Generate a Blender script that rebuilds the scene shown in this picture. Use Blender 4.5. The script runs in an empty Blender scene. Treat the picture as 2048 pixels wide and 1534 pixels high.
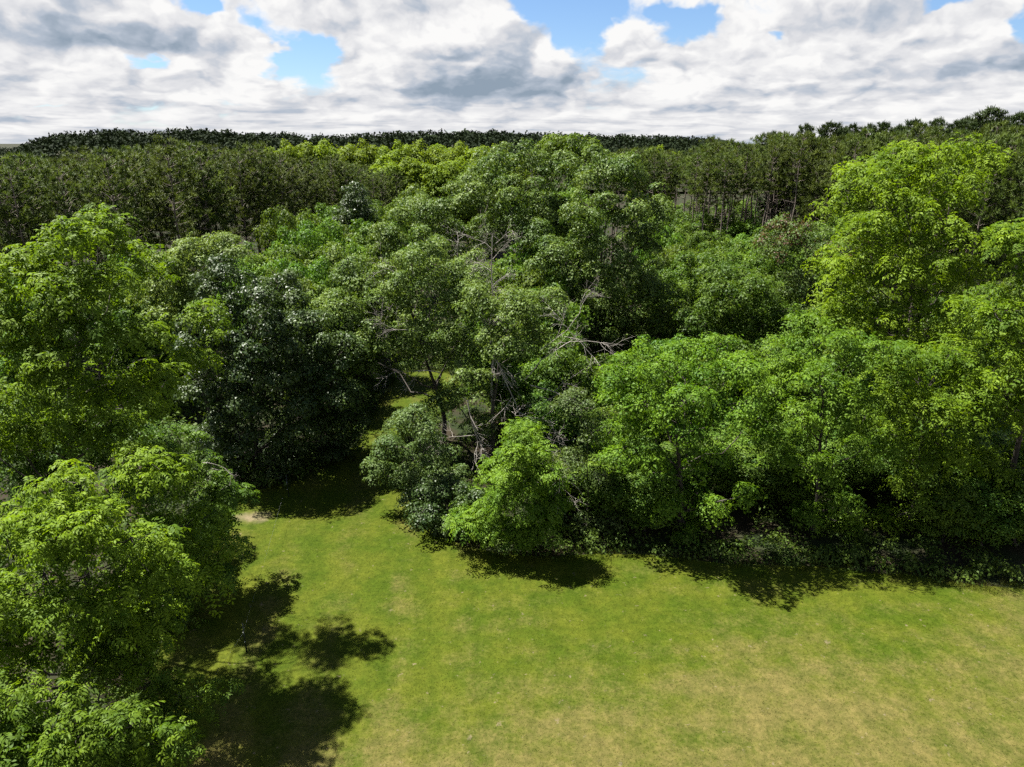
import bpy, math, random
import numpy as np
from mathutils import Vector

# ------------------------------------------------------------------ camera
CAM_H = 22.0
FPX = 1420.0                      # focal length in pixels of a 2048 px wide frame
PITCH = math.atan((767.0 - 285.0) / FPX)
SP, CP = math.sin(PITCH), math.cos(PITCH)
scene = bpy.context.scene
COL = scene.collection
cam = bpy.data.cameras.new('camera')
cam.sensor_width = 36.0
cam.lens = 36.0 * FPX / 2048.0
cam.clip_start = 0.5
cam.clip_end = 30000.0
cam_ob = bpy.data.objects.new('camera', cam)
COL.objects.link(cam_ob)
cam_ob.location = (0, 0, CAM_H)
cam_ob.rotation_euler = (math.pi / 2 - PITCH, 0, 0)
scene.camera = cam_ob

def ray(px, py):
    """direction of the sight line through a pixel of the 2048 x 1534 photograph (camera looks along +Y)"""
    xr, yr = (px - 1024.0) / FPX, (py - 767.0) / FPX
    return np.array([xr, CP - yr * SP, -(SP + yr * CP)])

def at(px, py, Y):
    d = ray(px, py)
    return np.array([0, 0, CAM_H]) + d * (Y / d[1])

def ground(px, py, z=0.0):
    d = ray(px, py)
    return np.array([0, 0, CAM_H]) + d * ((z - CAM_H) / d[2])

# ------------------------------------------------------------------ light and sky
SUN_EL = math.radians(62.5)
SUN_AZ = math.atan2(-0.90, 0.43)          # measured from +Y towards +X: the sun stands ahead and to the left
sun_dir = Vector((math.sin(SUN_AZ) * math.cos(SUN_EL), math.cos(SUN_AZ) * math.cos(SUN_EL), math.sin(SUN_EL)))
sl = bpy.data.lights.new('sun', 'SUN')
sl.energy = 5.0
sl.angle = math.radians(0.53)
sl.color = (1.0, 0.965, 0.90)
sun_ob = bpy.data.objects.new('sun', sl)
COL.objects.link(sun_ob)
sun_ob.rotation_euler = (-sun_dir).to_track_quat('-Z', 'Y').to_euler()
sun_ob.location = (-40, 20, 80)

scene.view_settings.view_transform = 'Standard'
scene.view_settings.look = 'None'
scene.view_settings.gamma = 1.0
scene.view_settings.use_curve_mapping = False
scene.view_settings.exposure = 2.0

cy = scene.cycles
cy.max_bounces = 4
cy.diffuse_bounces = 2
cy.glossy_bounces = 2
cy.transmission_bounces = 3
cy.transparent_max_bounces = 4
cy.caustics_reflective = False
cy.caustics_refractive = False
cy.use_denoising = False
cy.use_adaptive_sampling = True
cy.adaptive_threshold = 0.02
cy.sample_clamp_indirect = 4.0


class NT:
    """small shorthand for node trees: numbers, sockets and operators"""
    def __init__(s, tree):
        s.t = tree
        s.L = tree.links
    def node(s, kind, **kw):
        n = s.t.nodes.new(kind)
        for k, v in kw.items():
            setattr(n, k, v)
        return n
    def put(s, sock, v):
        if isinstance(v, bpy.types.NodeSocket):
            s.L.new(v, sock)
        elif isinstance(v, (tuple, list)) and sock.type == 'RGBA' and len(v) == 3:
            sock.default_value = (*v, 1.0)
        else:
            sock.default_value = v
    def m(s, op, a, b=None, c=None, clamp=False):
        n = s.node('ShaderNodeMath', operation=op, use_clamp=clamp)
        for i, v in enumerate((a, b, c)):
            if v is not None:
                s.put(n.inputs[i], v)
        return n.outputs[0]
    def add(s, *v):
        r = v[0]
        for x in v[1:]:
            r = s.m('ADD', r, x)
        return r
    def mul(s, *v):
        r = v[0]
        for x in v[1:]:
            r = s.m('MULTIPLY', r, x)
        return r
    def sub(s, a, b):
        return s.m('SUBTRACT', a, b)
    def step(s, v, lo, hi, a=0.0, b=1.0, kind='SMOOTHSTEP'):
        n = s.node('ShaderNodeMapRange', interpolation_type=kind)
        s.put(n.inputs['Value'], v)
        for k, x in (('From Min', lo), ('From Max', hi), ('To Min', a), ('To Max', b)):
            s.put(n.inputs[k], x)
        return n.outputs[0]
    def vec(s, x, y, z):
        n = s.node('ShaderNodeCombineXYZ')
        for i, v in enumerate((x, y, z)):
            s.put(n.inputs[i], v)
        return n.outputs[0]
    def xyz(s, v):
        n = s.node('ShaderNodeSeparateXYZ')
        s.put(n.inputs[0], v)
        return n.outputs
    def vm(s, op, a, b=None, scale=None):
        n = s.node('ShaderNodeVectorMath', operation=op)
        s.put(n.inputs[0], a)
        if b is not None:
            s.put(n.inputs[1], b)
        if scale is not None:
            s.put(n.inputs['Scale'], scale)
        return n.outputs[0]
    def noise(s, v, scale, detail=4.0, rough=0.5, dist=0.0, color=False, lac=2.0):
        n = s.node('ShaderNodeTexNoise')
        s.put(n.inputs['Vector'], v)
        s.put(n.inputs['Scale'], scale)
        s.put(n.inputs['Detail'], detail)
        s.put(n.inputs['Roughness'], rough)
        s.put(n.inputs['Lacunarity'], lac)
        s.put(n.inputs['Distortion'], dist)
        return n.outputs['Color' if color else 'Fac']
    def mix(s, f, a, b, blend='MIX'):
        n = s.node('ShaderNodeMix', data_type='RGBA', blend_type=blend)
        s.put(n.inputs[0], f)
        s.put(n.inputs[6], a)
        s.put(n.inputs[7], b)
        return n.outputs[2]


world = bpy.data.worlds.new('World')
scene.world = world
world.cycles.sampling_method = 'NONE'
world.use_nodes = True
wt = world.node_tree
wt.nodes.clear()
W = NT(wt)
EXPO = 2.0 ** scene.view_settings.exposure
sky = W.node('ShaderNodeTexSky', sky_type='NISHITA', sun_disc=False)
sky.sun_elevation = SUN_EL
sky.sun_rotation = SUN_AZ
sky.altitude = 300.0
sky.air_density = 1.0
sky.dust_density = 0.2
sky.ozone_density = 1.5
tc = W.node('ShaderNodeTexCoord')
dx, dy, dz = W.xyz(tc.outputs['Generated'])
hlen = W.m('SQRT', W.add(W.mul(dx, dx), W.mul(dy, dy), 1e-6))
hx, hy = W.m('DIVIDE', dx, hlen), W.m('DIVIDE', dy, hlen)
az = W.m('ARCTAN2', dx, dy)
el = W.m('MAXIMUM', W.m('ARCTANGENT', W.m('DIVIDE', dz, hlen)), 0.0)
KA, KB, KC = 7.0, 1.75, 0.035
lv = W.mul(W.m('LOGARITHM', W.add(el, KC), math.e), KB)
P0 = W.vec(W.mul(hx, KA), W.mul(hy, KA), lv)
wn = W.vm('SUBTRACT', W.noise(P0, 1.8, 4, 0.55, color=True), (0.5, 0.5, 0.5))
wz = W.xyz(wn)
P1 = W.vm('ADD', P0, W.vm('SCALE', wn, scale=0.45))
# ragged azimuth and elevation for the big shapes
azw = W.m('MULTIPLY_ADD', wz[0], 0.10, az)
elw = W.m('MULTIPLY_ADD', wz[2], 0.06, el)
eld = W.m('MULTIPLY_ADD', wz[2], 0.018, el)
AE = W.vec(azw, elw, 0.0)

def azel(px, py):
    d = ray(px, py)
    return math.atan2(d[0], d[1]), math.atan2(d[2], math.hypot(d[0], d[1]))

def vmad(v, s_, c):
    n = W.node('ShaderNodeVectorMath', operation='MULTIPLY_ADD')
    W.put(n.inputs[0], v)
    n.inputs[1].default_value = s_
    n.inputs[2].default_value = c
    return n.outputs[0]

def blob(acc, px, py, rx, ry, k):
    """add k times a soft round patch, at the place in the sky seen through that pixel"""
    a, e = azel(px, py)
    sx, sy = FPX / rx, FPX / ry
    v = vmad(AE, (sx, sy, 0), (-a * sx, -e * sy, 0))
    n = W.node('ShaderNodeVectorMath', operation='DOT_PRODUCT')
    W.put(n.inputs[0], v)
    W.put(n.inputs[1], v)
    return W.m('MULTIPLY_ADD', W.m('POWER', 1.0 / math.e, n.outputs['Value']), k, acc)

def base(acc, px, py, rx, up, k, down=9.0):
    """grey underside of a cloud: sharp lower edge at py, fading upwards"""
    a, e = azel(px, py)
    u = W.m('MULTIPLY_ADD', azw, FPX / rx, -a * FPX / rx)
    u2 = W.mul(u, u)
    g = W.m('POWER', 1.0 / math.e, W.mul(u2, u2))
    lo = W.step(eld, e - down / FPX, e + down / FPX)
    hi = W.step(elw, e, e + up / FPX, 1.0, 0.0)
    return W.m('MULTIPLY_ADD', W.mul(g, lo, hi), -k, acc)

# coverage: noise, thicker towards the horizon, with the blue gaps of the photograph
def puffs(v, scale, detail):
    n = W.node('ShaderNodeTexVoronoi', feature='F1', normalize=False)
    W.put(n.inputs['Vector'], v)
    n.inputs['Scale'].default_value = scale
    n.inputs['Detail'].default_value = detail
    n.inputs['Roughness'].default_value = 0.45
    return n.outputs['Distance']
n1 = W.noise(P1, 0.75, 6, 0.55)
toS = W.vec(W.mul(hy, -0.13), W.mul(hx, 0.13), 0.18)
Pv = W.vm('ADD', P0, W.vm('SCALE', wn, scale=0.8))
pA = puffs(Pv, 2.3, 2.0)
pB = puffs(W.vm('ADD', Pv, W.vm('SCALE', toS, scale=0.55)), 2.3, 1.0)
cover = W.add(n1, W.mul(W.sub(0.45, pA), 0.12), W.step(el, 0.0, 0.07, 0.30, 0.155, 'LINEAR'), W.step(el, 0.2, 1.0, 0.0, -0.22, 'LINEAR'))
for g in ((1150, 45, 75, 60, 0.34), (1050, 5, 70, 34, 0.22), (625, 88, 52, 26, 0.36), (520, 45, 40, 20, 0.26), (590, 130, 56, 14, 0.28), (385, 6, 60, 20, 0.42), (285, 122, 45, 13, 0.36),
          (1390, 45, 50, 24, 0.36), (1330, 15, 50, 18, 0.25), (2040, 55, 34, 30, 0.34), (1890, 5, 60, 12, 0.26), (1555, 70, 26, 10, 0.22), (100, 212, 40, 8, 0.2)):
    cover = blob(cover, *g[:4], -g[4])
for g in ((170, 60, 190, 70, 0.16), (450, 85, 90, 60, 0.2), (850, 70, 190, 80, 0.2), (1105, 120, 40, 50, 0.22), (1250, 60, 50, 30, 0.16), (1750, 90, 260, 80, 0.2), (700, 20, 130, 36, 0.16), (1040, 165, 70, 40, 0.25), (900, 200, 100, 40, 0.15)):
    cover = blob(cover, *g)
alpha = W.step(cover, 0.455, 0.585)
# light and shade inside the cloud: how much the density drops towards the sun (up and to the left)
nA = W.noise(P1, 1.3, 6, 0.55)
nB = W.noise(W.vm('ADD', P1, toS), 1.3, 3, 0.55)
rel = W.add(W.mul(W.sub(nA, nB), 2.4), W.mul(W.sub(pB, pA), 0.62))
lit = W.m('MULTIPLY_ADD', W.mul(rel, W.step(el, 0.0, 0.08, 0.55, 1.0)), 0.85, W.step(el, 0.0, 0.10, 0.82, 0.885))
streak = W.noise(W.vec(W.mul(hx, 8.0), W.mul(hy, 8.0), W.mul(lv, 3.6)), 1.0, 4, 0.55, 0.6)
lit = W.sub(lit, W.mul(W.step(el, 0.012, 0.085, 1.0, 0.0), W.step(streak, 0.48, 0.64), 0.24))
for g in ((990, 193, 170, 135, 0.80), (880, 225, 100, 60, 0.42), (235, 103, 150, 95, 0.60), (120, 90, 110, 70, 0.2), (1880, 155, 210, 85, 0.36), (1640, 195, 130, 30, 0.26), (1380, 228, 85, 24, 0.36),
          (1700, 215, 90, 14, 0.3), (1090, 228, 90, 24, 0.30), (170, 152, 50, 14, 0.28), (240, 222, 110, 26, 0.30), (40, 248, 60, 10, 0.3), (800, 60, 130, 60, 0.14), (1700, 60, 160, 70, 0.2)):
    lit = base(lit, *g)
for g in ((1110, 95, 26, 20, 0.5), (1100, 150, 22, 28, 0.5), (1010, 45, 36, 30, 0.25), (760, 110, 60, 26, 0.2), (880, 128, 60, 10, 0.5), (1590, 110, 50, 30, 0.3), (470, 50, 70, 30, 0.2)):
    lit = blob(lit, *g)
lit = W.m('MINIMUM', W.m('MAXIMUM', lit, 0.0), 1.0)
ramp = W.node('ShaderNodeValToRGB')
cr = ramp.color_ramp
cr.elements[0].position, cr.elements[0].color = 0.0, (0.285, 0.36, 0.45, 1)
cr.elements[1].position, cr.elements[1].color = 1.0, (0.97, 0.965, 0.955, 1)
for p, c in ((0.35, (0.47, 0.53, 0.62)), (0.62, (0.71, 0.72, 0.755)), (0.82, (0.86, 0.86, 0.87))):
    e_ = cr.elements.new(p)
    e_.color = (*c, 1)
W.put(ramp.inputs[0], lit)
cloud = W.vm('SCALE', ramp.outputs[0], scale=1.0 / EXPO)
bg_sky = W.node('ShaderNodeBackground')
W.put(bg_sky.inputs['Color'], W.mix(1.0, sky.outputs[0], (0.52, 0.61, 0.74), 'MULTIPLY'))
bg_sky.inputs['Strength'].default_value = 0.05
bg_cl = W.node('ShaderNodeBackground')
W.put(bg_cl.inputs['Color'], cloud)
bg_cl.inputs['Strength'].default_value = 1.0
mx = W.node('ShaderNodeMixShader')
W.put(mx.inputs[0], alpha)
W.L.new(bg_sky.outputs[0], mx.inputs[1])
W.L.new(bg_cl.outputs[0], mx.inputs[2])
wo = W.node('ShaderNodeOutputWorld')
W.L.new(mx.outputs[0], wo.inputs[0])

# ------------------------------------------------------------------ materials
def new_mat(name):
    m = bpy.data.materials.new(name)
    m.use_nodes = True
    m.node_tree.nodes.clear()
    return m, NT(m.node_tree)

def leaf_mat(name, base, young, trans, gloss=0.35, rough=0.42, tmix=0.34, vary=0.5, odd=None):
    """leaf: diffuse and slightly shiny on top, light shining through; 'tint' (0..1) runs from old to young leaves"""
    m, N = new_mat(name)
    at_ = N.node('ShaderNodeAttribute', attribute_name='tint', attribute_type='GEOMETRY')
    t = at_.outputs['Fac']
    col = N.mix(t, base, young)
    oi = N.node('ShaderNodeObjectInfo')
    hs = N.node('ShaderNodeHueSaturation')
    N.put(hs.inputs['Hue'], N.m('MULTIPLY_ADD', oi.outputs['Random'], 0.03 * vary, 0.5 - 0.015 * vary))
    N.put(hs.inputs['Value'], N.m('MULTIPLY_ADD', oi.outputs['Random'], 0.5 * vary, 1.0 - 0.25 * vary))
    N.put(hs.inputs['Color'], col)
    col = hs.outputs[0]
    if odd is not None:
        # a few clumps of withered leaves (marked in the mesh by tint above 1)
        col = N.mix(N.step(t, 1.2, 1.4), col, odd)
    pb = N.node('ShaderNodeBsdfPrincipled')
    N.put(pb.inputs['Base Color'], col)
    pb.inputs['Roughness'].default_value = rough
    pb.inputs['Specular IOR Level'].default_value = gloss
    tr = N.node('ShaderNodeBsdfTranslucent')
    N.put(tr.inputs['Color'], N.mix(1.0, col, trans, 'MULTIPLY'))
    ms = N.node('ShaderNodeMixShader')
    ms.inputs[0].default_value = tmix
    N.L.new(pb.outputs[0], ms.inputs[1])
    N.L.new(tr.outputs[0], ms.inputs[2])
    o = N.node('ShaderNodeOutputMaterial')
    N.L.new(ms.outputs[0], o.inputs[0])
    return m

def bark_mat(name, c1, c2, scale=3.0, rough=0.85):
    m, N = new_mat(name)
    g = N.node('ShaderNodeNewGeometry')
    x, y, z = N.xyz(g.outputs['Position'])
    v = N.vec(x, y, N.mul(z, 0.25))
    n = N.noise(v, scale * 4, 4, 0.6)
    n2 = N.noise(g.outputs['Position'], 0.5, 2, 0.5)
    col = N.mix(N.step(N.add(N.mul(n, 0.7), N.mul(n2, 0.3)), 0.35, 0.65), c1, c2)
    pb = N.node('ShaderNodeBsdfPrincipled')
    N.put(pb.inputs['Base Color'], col)
    pb.inputs['Roughness'].default_value = rough
    pb.inputs['Specular IOR Level'].default_value = 0.2
    bp = N.node('ShaderNodeBump')
    bp.inputs['Strength'].default_value = 0.6
    bp.inputs['Distance'].default_value = 0.03
    N.put(bp.inputs['Height'], n)
    N.L.new(bp.outputs[0], pb.inputs['Normal'])
    o = N.node('ShaderNodeOutputMaterial')
    N.L.new(pb.outputs[0], o.inputs[0])
    return m

def plain_mat(name, col, rough=0.6, metal=0.0):
    m, N = new_mat(name)
    g = N.node('ShaderNodeNewGeometry')
    n = N.noise(g.outputs['Position'], 25.0, 3, 0.6)
    pb = N.node('ShaderNodeBsdfPrincipled')
    N.put(pb.inputs['Base Color'], N.mix(n, tuple(c * 0.7 for c in col), tuple(c * 1.25 for c in col)))
    pb.inputs['Roughness'].default_value = rough
    pb.inputs['Metallic'].default_value = metal
    o = N.node('ShaderNodeOutputMaterial')
    N.L.new(pb.outputs[0], o.inputs[0])
    return m

def grass_mat(name, blades):
    """mown lawn seen from above: worn straw-coloured ground, green patches, mower passes, dry area to the south-east"""
    m, N = new_mat(name)
    g = N.node('ShaderNodeNewGeometry')
    P = g.outputs['Position']
    x, y, z = N.xyz(P)
    Pw = N.vm('ADD', P, N.vm('SCALE', N.vm('SUBTRACT', N.noise(P, 0.25, 3, 0.5, color=True), (0.5, 0.5, 0.5)), scale=2.2))
    big = N.noise(P, 0.13, 4, 0.6)
    mid = N.noise(P, 0.75, 5, 0.65)
    fine = N.noise(P, 6.0, 5, 0.7)
    wx, wy, wz_ = N.xyz(Pw)
    # mower passes: one set curving away towards the path, one across the open lawn
    s1 = N.m('SINE', N.mul(N.add(wx, N.mul(wy, 0.10)), 1.9))
    s2 = N.m('SINE', N.mul(N.add(wy, N.mul(wx, -0.06)), 2.9))
    left = N.step(x, -6.0, 0.0, 1.0, 0.0)
    stripe = N.add(N.mul(s1, left), N.mul(s2, N.sub(1.0, left), 0.35))
    dry = N.add(N.mul(N.step(N.add(N.mul(y, -1.0), N.mul(x, 0.24)), -28.0, -20.0), 0.46), N.mul(N.sub(big, 0.5), 1.1), N.mul(N.sub(mid, 0.5), 1.1), N.mul(stripe, 0.17), N.mul(N.sub(fine, 0.5), 0.55))
    green = N.mix(N.step(N.noise(P, 0.4, 3, 0.6), 0.35, 0.65), (0.0295, 0.0460, 0.0032), (0.0455, 0.0560, 0.0052))
    straw = (0.076, 0.066, 0.0200)
    tan = (0.110, 0.090, 0.052)
    col = N.mix(N.step(dry, -0.05, 0.78), green, straw)
    col = N.mix(N.mul(N.step(N.noise(P, 1.4, 4, 0.6), 0.66, 0.74), N.step(dry, 0.0, 0.5)), col, tan)
    fleck = N.step(N.noise(P, 2.6, 3, 0.7), 0.655, 0.72)
    col = N.mix(N.mul(fleck, 0.75), col, tan)
    # bare tan earth under the eaves of the trees at the bend
    bp_ = ground(505, 1035)
    dist = N.m('SQRT', N.add(N.m('POWER', N.mul(N.sub(x, float(bp_[0])), 0.6), 2.0), N.m('POWER', N.sub(y, float(bp_[1])), 2.0)))
    col = N.mix(N.mul(N.step(N.add(dist, N.mul(N.sub(mid, 0.5), 1.6)), 0.9, 0.25), 0.85), col, tan)
    col = N.mix(1.0, col, N.mix(fine, (0.60, 0.60, 0.60), (1.40, 1.40, 1.40)), 'MULTIPLY')
    tuft_ = N.noise(P, 2.2, 4, 0.65)
    col = N.mix(1.0, col, N.mix(N.step(tuft_, 0.3, 0.7), (0.80, 0.84, 0.80), (1.20, 1.16, 1.20)), 'MULTIPLY')
    mow = N.m('SINE', N.mul(N.add(wx, N.mul(wy, 0.13)), 3.1))
    col = N.mix(1.0, col, N.mix(N.step(N.mul(mow, N.step(N.noise(P, 0.2, 2, 0.5), 0.35, 0.6)), -0.9, 0.9), (0.93, 0.95, 0.92), (1.07, 1.05, 1.08)), 'MULTIPLY')
    pb = N.node('ShaderNodeBsdfPrincipled')
    N.put(pb.inputs['Base Color'], col)
    pb.inputs['Roughness'].default_value = 0.75
    pb.inputs['Specular IOR Level'].default_value = 0.03
    o = N.node('ShaderNodeOutputMaterial')
    if blades:
        tr = N.node('ShaderNodeBsdfTranslucent')
        N.put(tr.inputs['Color'], col)
        ms = N.node('ShaderNodeMixShader')
        ms.inputs[0].default_value = 0.35
        N.L.new(pb.outputs[0], ms.inputs[1])
        N.L.new(tr.outputs[0], ms.inputs[2])
        N.L.new(ms.outputs[0], o.inputs[0])
    else:
        b = N.node('ShaderNodeBump')
        b.inputs['Strength'].default_value = 0.8
        b.inputs['Distance'].default_value = 0.05
        N.put(b.inputs['Height'], N.add(fine, N.mul(mid, 1.5)))
        N.L.new(b.outputs[0], pb.inputs['Normal'])
        N.L.new(pb.outputs[0], o.inputs[0])
    return m

def floor_mat():
    m, N = new_mat('woodland_floor')
    g = N.node('ShaderNodeNewGeometry')
    P = g.outputs['Position']
    n = N.noise(P, 0.35, 5, 0.6)
    f = N.noise(P, 5.0, 4, 0.7)
    col = N.mix(N.step(n, 0.4, 0.6), (0.022, 0.017, 0.010), (0.013, 0.020, 0.006))
    col = N.mix(1.0, col, N.mix(f, (0.6, 0.6, 0.6), (1.4, 1.4, 1.4)), 'MULTIPLY')
    pb = N.node('ShaderNodeBsdfPrincipled')
    N.put(pb.inputs['Base Color'], col)
    pb.inputs['Roughness'].default_value = 0.9
    pb.inputs['Specular IOR Level'].default_value = 0.1
    b = N.node('ShaderNodeBump')
    b.inputs['Strength'].default_value = 0.7
    b.inputs['Distance'].default_value = 0.1
    N.put(b.inputs['Height'], f)
    N.L.new(b.outputs[0], pb.inputs['Normal'])
    o = N.node('ShaderNodeOutputMaterial')
    N.L.new(pb.outputs[0], o.inputs[0])
    return m

M = {}
K_ = 1.0
def lm(name, base, young, trans, *a, **k):
    return leaf_mat(name, tuple(c * K_ for c in base), tuple(c * K_ for c in young), trans, *a, **k)
M['walnut'] = lm('walnut_leaf', (0.054, 0.104, 0.007), (0.152, 0.226, 0.012), (1.2, 1.2, 0.45), 0.14, 0.6, 0.42, 0.15)
M['ash'] = lm('ash_leaf', (0.050, 0.098, 0.007), (0.130, 0.200, 0.012), (1.2, 1.2, 0.45), 0.14, 0.6, 0.42, 0.15)
M['deep'] = lm('deep_green_leaf', (0.037, 0.084, 0.008), (0.092, 0.158, 0.013), (1.2, 1.2, 0.5), 0.18, 0.55, 0.36, 0.15)
M['bright'] = lm('bright_green_leaf', (0.044, 0.100, 0.008), (0.118, 0.195, 0.013), (1.2, 1.2, 0.45), 0.16, 0.58, 0.40, 0.25)
M['oak'] = lm('dark_glossy_leaf', (0.020, 0.042, 0.008), (0.060, 0.092, 0.018), (1.2, 1.2, 0.5), 0.28, 0.48, 0.24, 0.3)
M['maple'] = lm('grey_green_leaf', (0.050, 0.094, 0.013), (0.134, 0.190, 0.038), (1.2, 1.15, 0.6), 0.22, 0.55, 0.36, 0.25)
M['maple_dark'] = lm('maple_leaf', (0.040, 0.084, 0.010), (0.122, 0.178, 0.034), (1.2, 1.15, 0.5), 0.22, 0.55, 0.32, 0.2)
M['shrub'] = lm('shrub_leaf', (0.046, 0.080, 0.017), (0.098, 0.138, 0.034), (1.2, 1.15, 0.6), 0.2, 0.55, 0.32, 0.5)
M['rust'] = lm('part_withered_leaf', (0.040, 0.076, 0.012), (0.086, 0.122, 0.022), (1.2, 1.1, 0.5), 0.2, 0.55, 0.30, 0.1, odd=(0.085, 0.050, 0.028))
M['young'] = lm('young_tree_leaf', (0.041, 0.088, 0.010), (0.110, 0.172, 0.016), (1.2, 1.2, 0.5), 0.18, 0.55, 0.38, 1.0)
M['far_bright'] = lm('aspen_leaf', (0.085, 0.135, 0.010), (0.145, 0.200, 0.014), (1.25, 1.2, 0.5), 0.15, 0.6, 0.42, 0.3)
M['pine'] = lm('pine_needle', (0.032, 0.050, 0.011), (0.092, 0.122, 0.022), (1.1, 1.1, 0.6), 0.12, 0.6, 0.28, 0.6)
M['white_pine'] = lm('white_pine_needle', (0.017, 0.031, 0.010), (0.042, 0.062, 0.018), (1.1, 1.1, 0.6), 0.12, 0.6, 0.2, 0.3)
M['wood'] = lm('cloud_shaded_wood_leaf', (0.008, 0.013, 0.006), (0.016, 0.024, 0.009), (1, 1, 0.6), 0.03, 0.7, 0.08, 0.3)  # cloud shadow over the far hills is put into this dark leaf colour
M['weed'] = lm('weed_leaf', (0.036, 0.066, 0.009), (0.080, 0.116, 0.016), (1.2, 1.15, 0.5), 0.12, 0.6, 0.32, 0.2)
M['bark'] = bark_mat('grey_bark', (0.0370, 0.0311, 0.0259), (0.0888, 0.0777, 0.0666))
M['bark_dark'] = bark_mat('dark_bark', (0.0259, 0.0215, 0.0178), (0.0629, 0.0533, 0.0444))
M['bark_pine'] = bark_mat('pine_bark', (0.085, 0.068, 0.056), (0.170, 0.140, 0.118))
M['dead'] = bark_mat('bleached_dead_wood', (0.17, 0.15, 0.13), (0.33, 0.30, 0.265))
M['lawn'] = grass_mat('lawn_turf', False)
M['blades'] = grass_mat('grass_blades', True)
M['floor'] = floor_mat()
M['steel'] = plain_mat('dark_green_steel', (0.02, 0.028, 0.022), 0.5, 0.3)
M['white'] = plain_mat('white_insulator', (0.75, 0.75, 0.72), 0.5)
M['wire'] = plain_mat('galvanised_wire', (0.32, 0.33, 0.34), 0.4, 0.8)

# ------------------------------------------------------------------ meshes
def mesh_np(name, V, F, mat, tint=None, smooth=False):
    """V (n,3); F (m,k) faces of k corners each; tint per vertex"""
    V = np.ascontiguousarray(V, dtype=np.float32)
    F = np.ascontiguousarray(F, dtype=np.int32)
    k = F.shape[1]
    me = bpy.data.meshes.new(name)
    me.vertices.add(len(V))
    me.vertices.foreach_set('co', V.ravel())
    me.loops.add(F.size)
    me.loops.foreach_set('vertex_index', F.ravel())
    me.polygons.add(len(F))
    me.polygons.foreach_set('loop_start', np.arange(0, F.size, k, dtype=np.int32))
    if smooth:
        me.polygons.foreach_set('use_smooth', np.ones(len(F), dtype=bool))
    if tint is not None:
        a = me.attributes.new('tint', 'FLOAT', 'POINT')
        a.data.foreach_set('value', np.ascontiguousarray(tint, dtype=np.float32))
    me.materials.append(mat)
    me.update(calc_edges=True)
    return me

def link(name, data, parent=None, loc=None):
    o = bpy.data.objects.new(name, data)
    COL.objects.link(o)
    if parent is not None:
        o.parent = parent
    if loc is not None:
        o.location = [float(v) for v in loc]
    return o

def thing(name, label, cat, loc, group=None):
    o = link(name, None, None, loc)
    o.empty_display_size = 0.5
    return tag(o, label, cat, group)

def tag(o, label=None, cat=None, group=None, kind=None):
    for k, v in (('label', label), ('category', cat), ('group', group), ('kind', kind)):
        if v:
            o[k] = v
    return o

def unit(a):
    return a / np.maximum(np.linalg.norm(a, axis=-1, keepdims=True), 1e-9)

class Tubes:
    """bent tapering tubes collected into one mesh"""
    def __init__(s):
        s.V, s.F, s.n = [], [], 0
    def add(s, pts, radii, sides=5):
        pts = np.asarray(pts, float)
        radii = np.asarray(radii, float)
        tang = unit(np.gradient(pts, axis=0))
        ref = np.array([0, 0, 1.0]) if abs(tang[0][2]) < 0.8 else np.array([1.0, 0, 0])
        a = unit(np.cross(tang, ref))
        b = np.cross(tang, a)
        ang = np.arange(sides) * 2 * math.pi / sides
        ring = pts[:, None] + radii[:, None, None] * (a[:, None] * np.cos(ang)[None, :, None] + b[:, None] * np.sin(ang)[None, :, None])
        s.V.append(ring.reshape(-1, 3))
        m = len(pts)
        i = np.arange(m - 1)[:, None] * sides
        j = np.arange(sides)[None, :]
        j2 = (j + 1) % sides
        f = np.stack([i + j, i + j2, i + sides + j2, i + sides + j], -1).reshape(-1, 4) + s.n
        s.F.append(f)
        s.n += m * sides
    def mesh(s, name, mat):
        return mesh_np(name, np.concatenate(s.V), np.concatenate(s.F), mat, smooth=True)

def bend(a, b, rng, n=6, sag=0.0, wob=0.08):
    """a slightly wandering line from a to b"""
    a, b = np.asarray(a, float), np.asarray(b, float)
    t = np.linspace(0, 1, n)[:, None]
    L = np.linalg.norm(b - a)
    p = a + (b - a) * t
    w = rng.normal(0, wob * L, (n, 3)) * np.sin(np.pi * t)
    p = p + w
    p[:, 2] += sag * L * np.sin(np.pi * t[:, 0])
    return p

def leaves(pos, axis, nrm, length, width, tint, fold=0.18, droop=0.15):
    """one rhombic, slightly folded leaf per row"""
    axis = unit(axis)
    side = unit(np.cross(axis, nrm))
    up = np.cross(side, axis)
    L = length[:, None]
    w = width[:, None]
    v0 = pos
    v1 = pos + axis * L * 0.45 + side * w * 0.5 + up * w * fold
    v2 = pos + axis * L - up * L * droop
    v3 = pos + axis * L * 0.45 - side * w * 0.5 + up * w * fold
    V = np.stack([v0, v1, v2, v3], 1).reshape(-1, 3)
    F = np.arange(len(pos) * 4, dtype=np.int32).reshape(-1, 4)
    return V, F, np.repeat(tint, 4)

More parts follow.
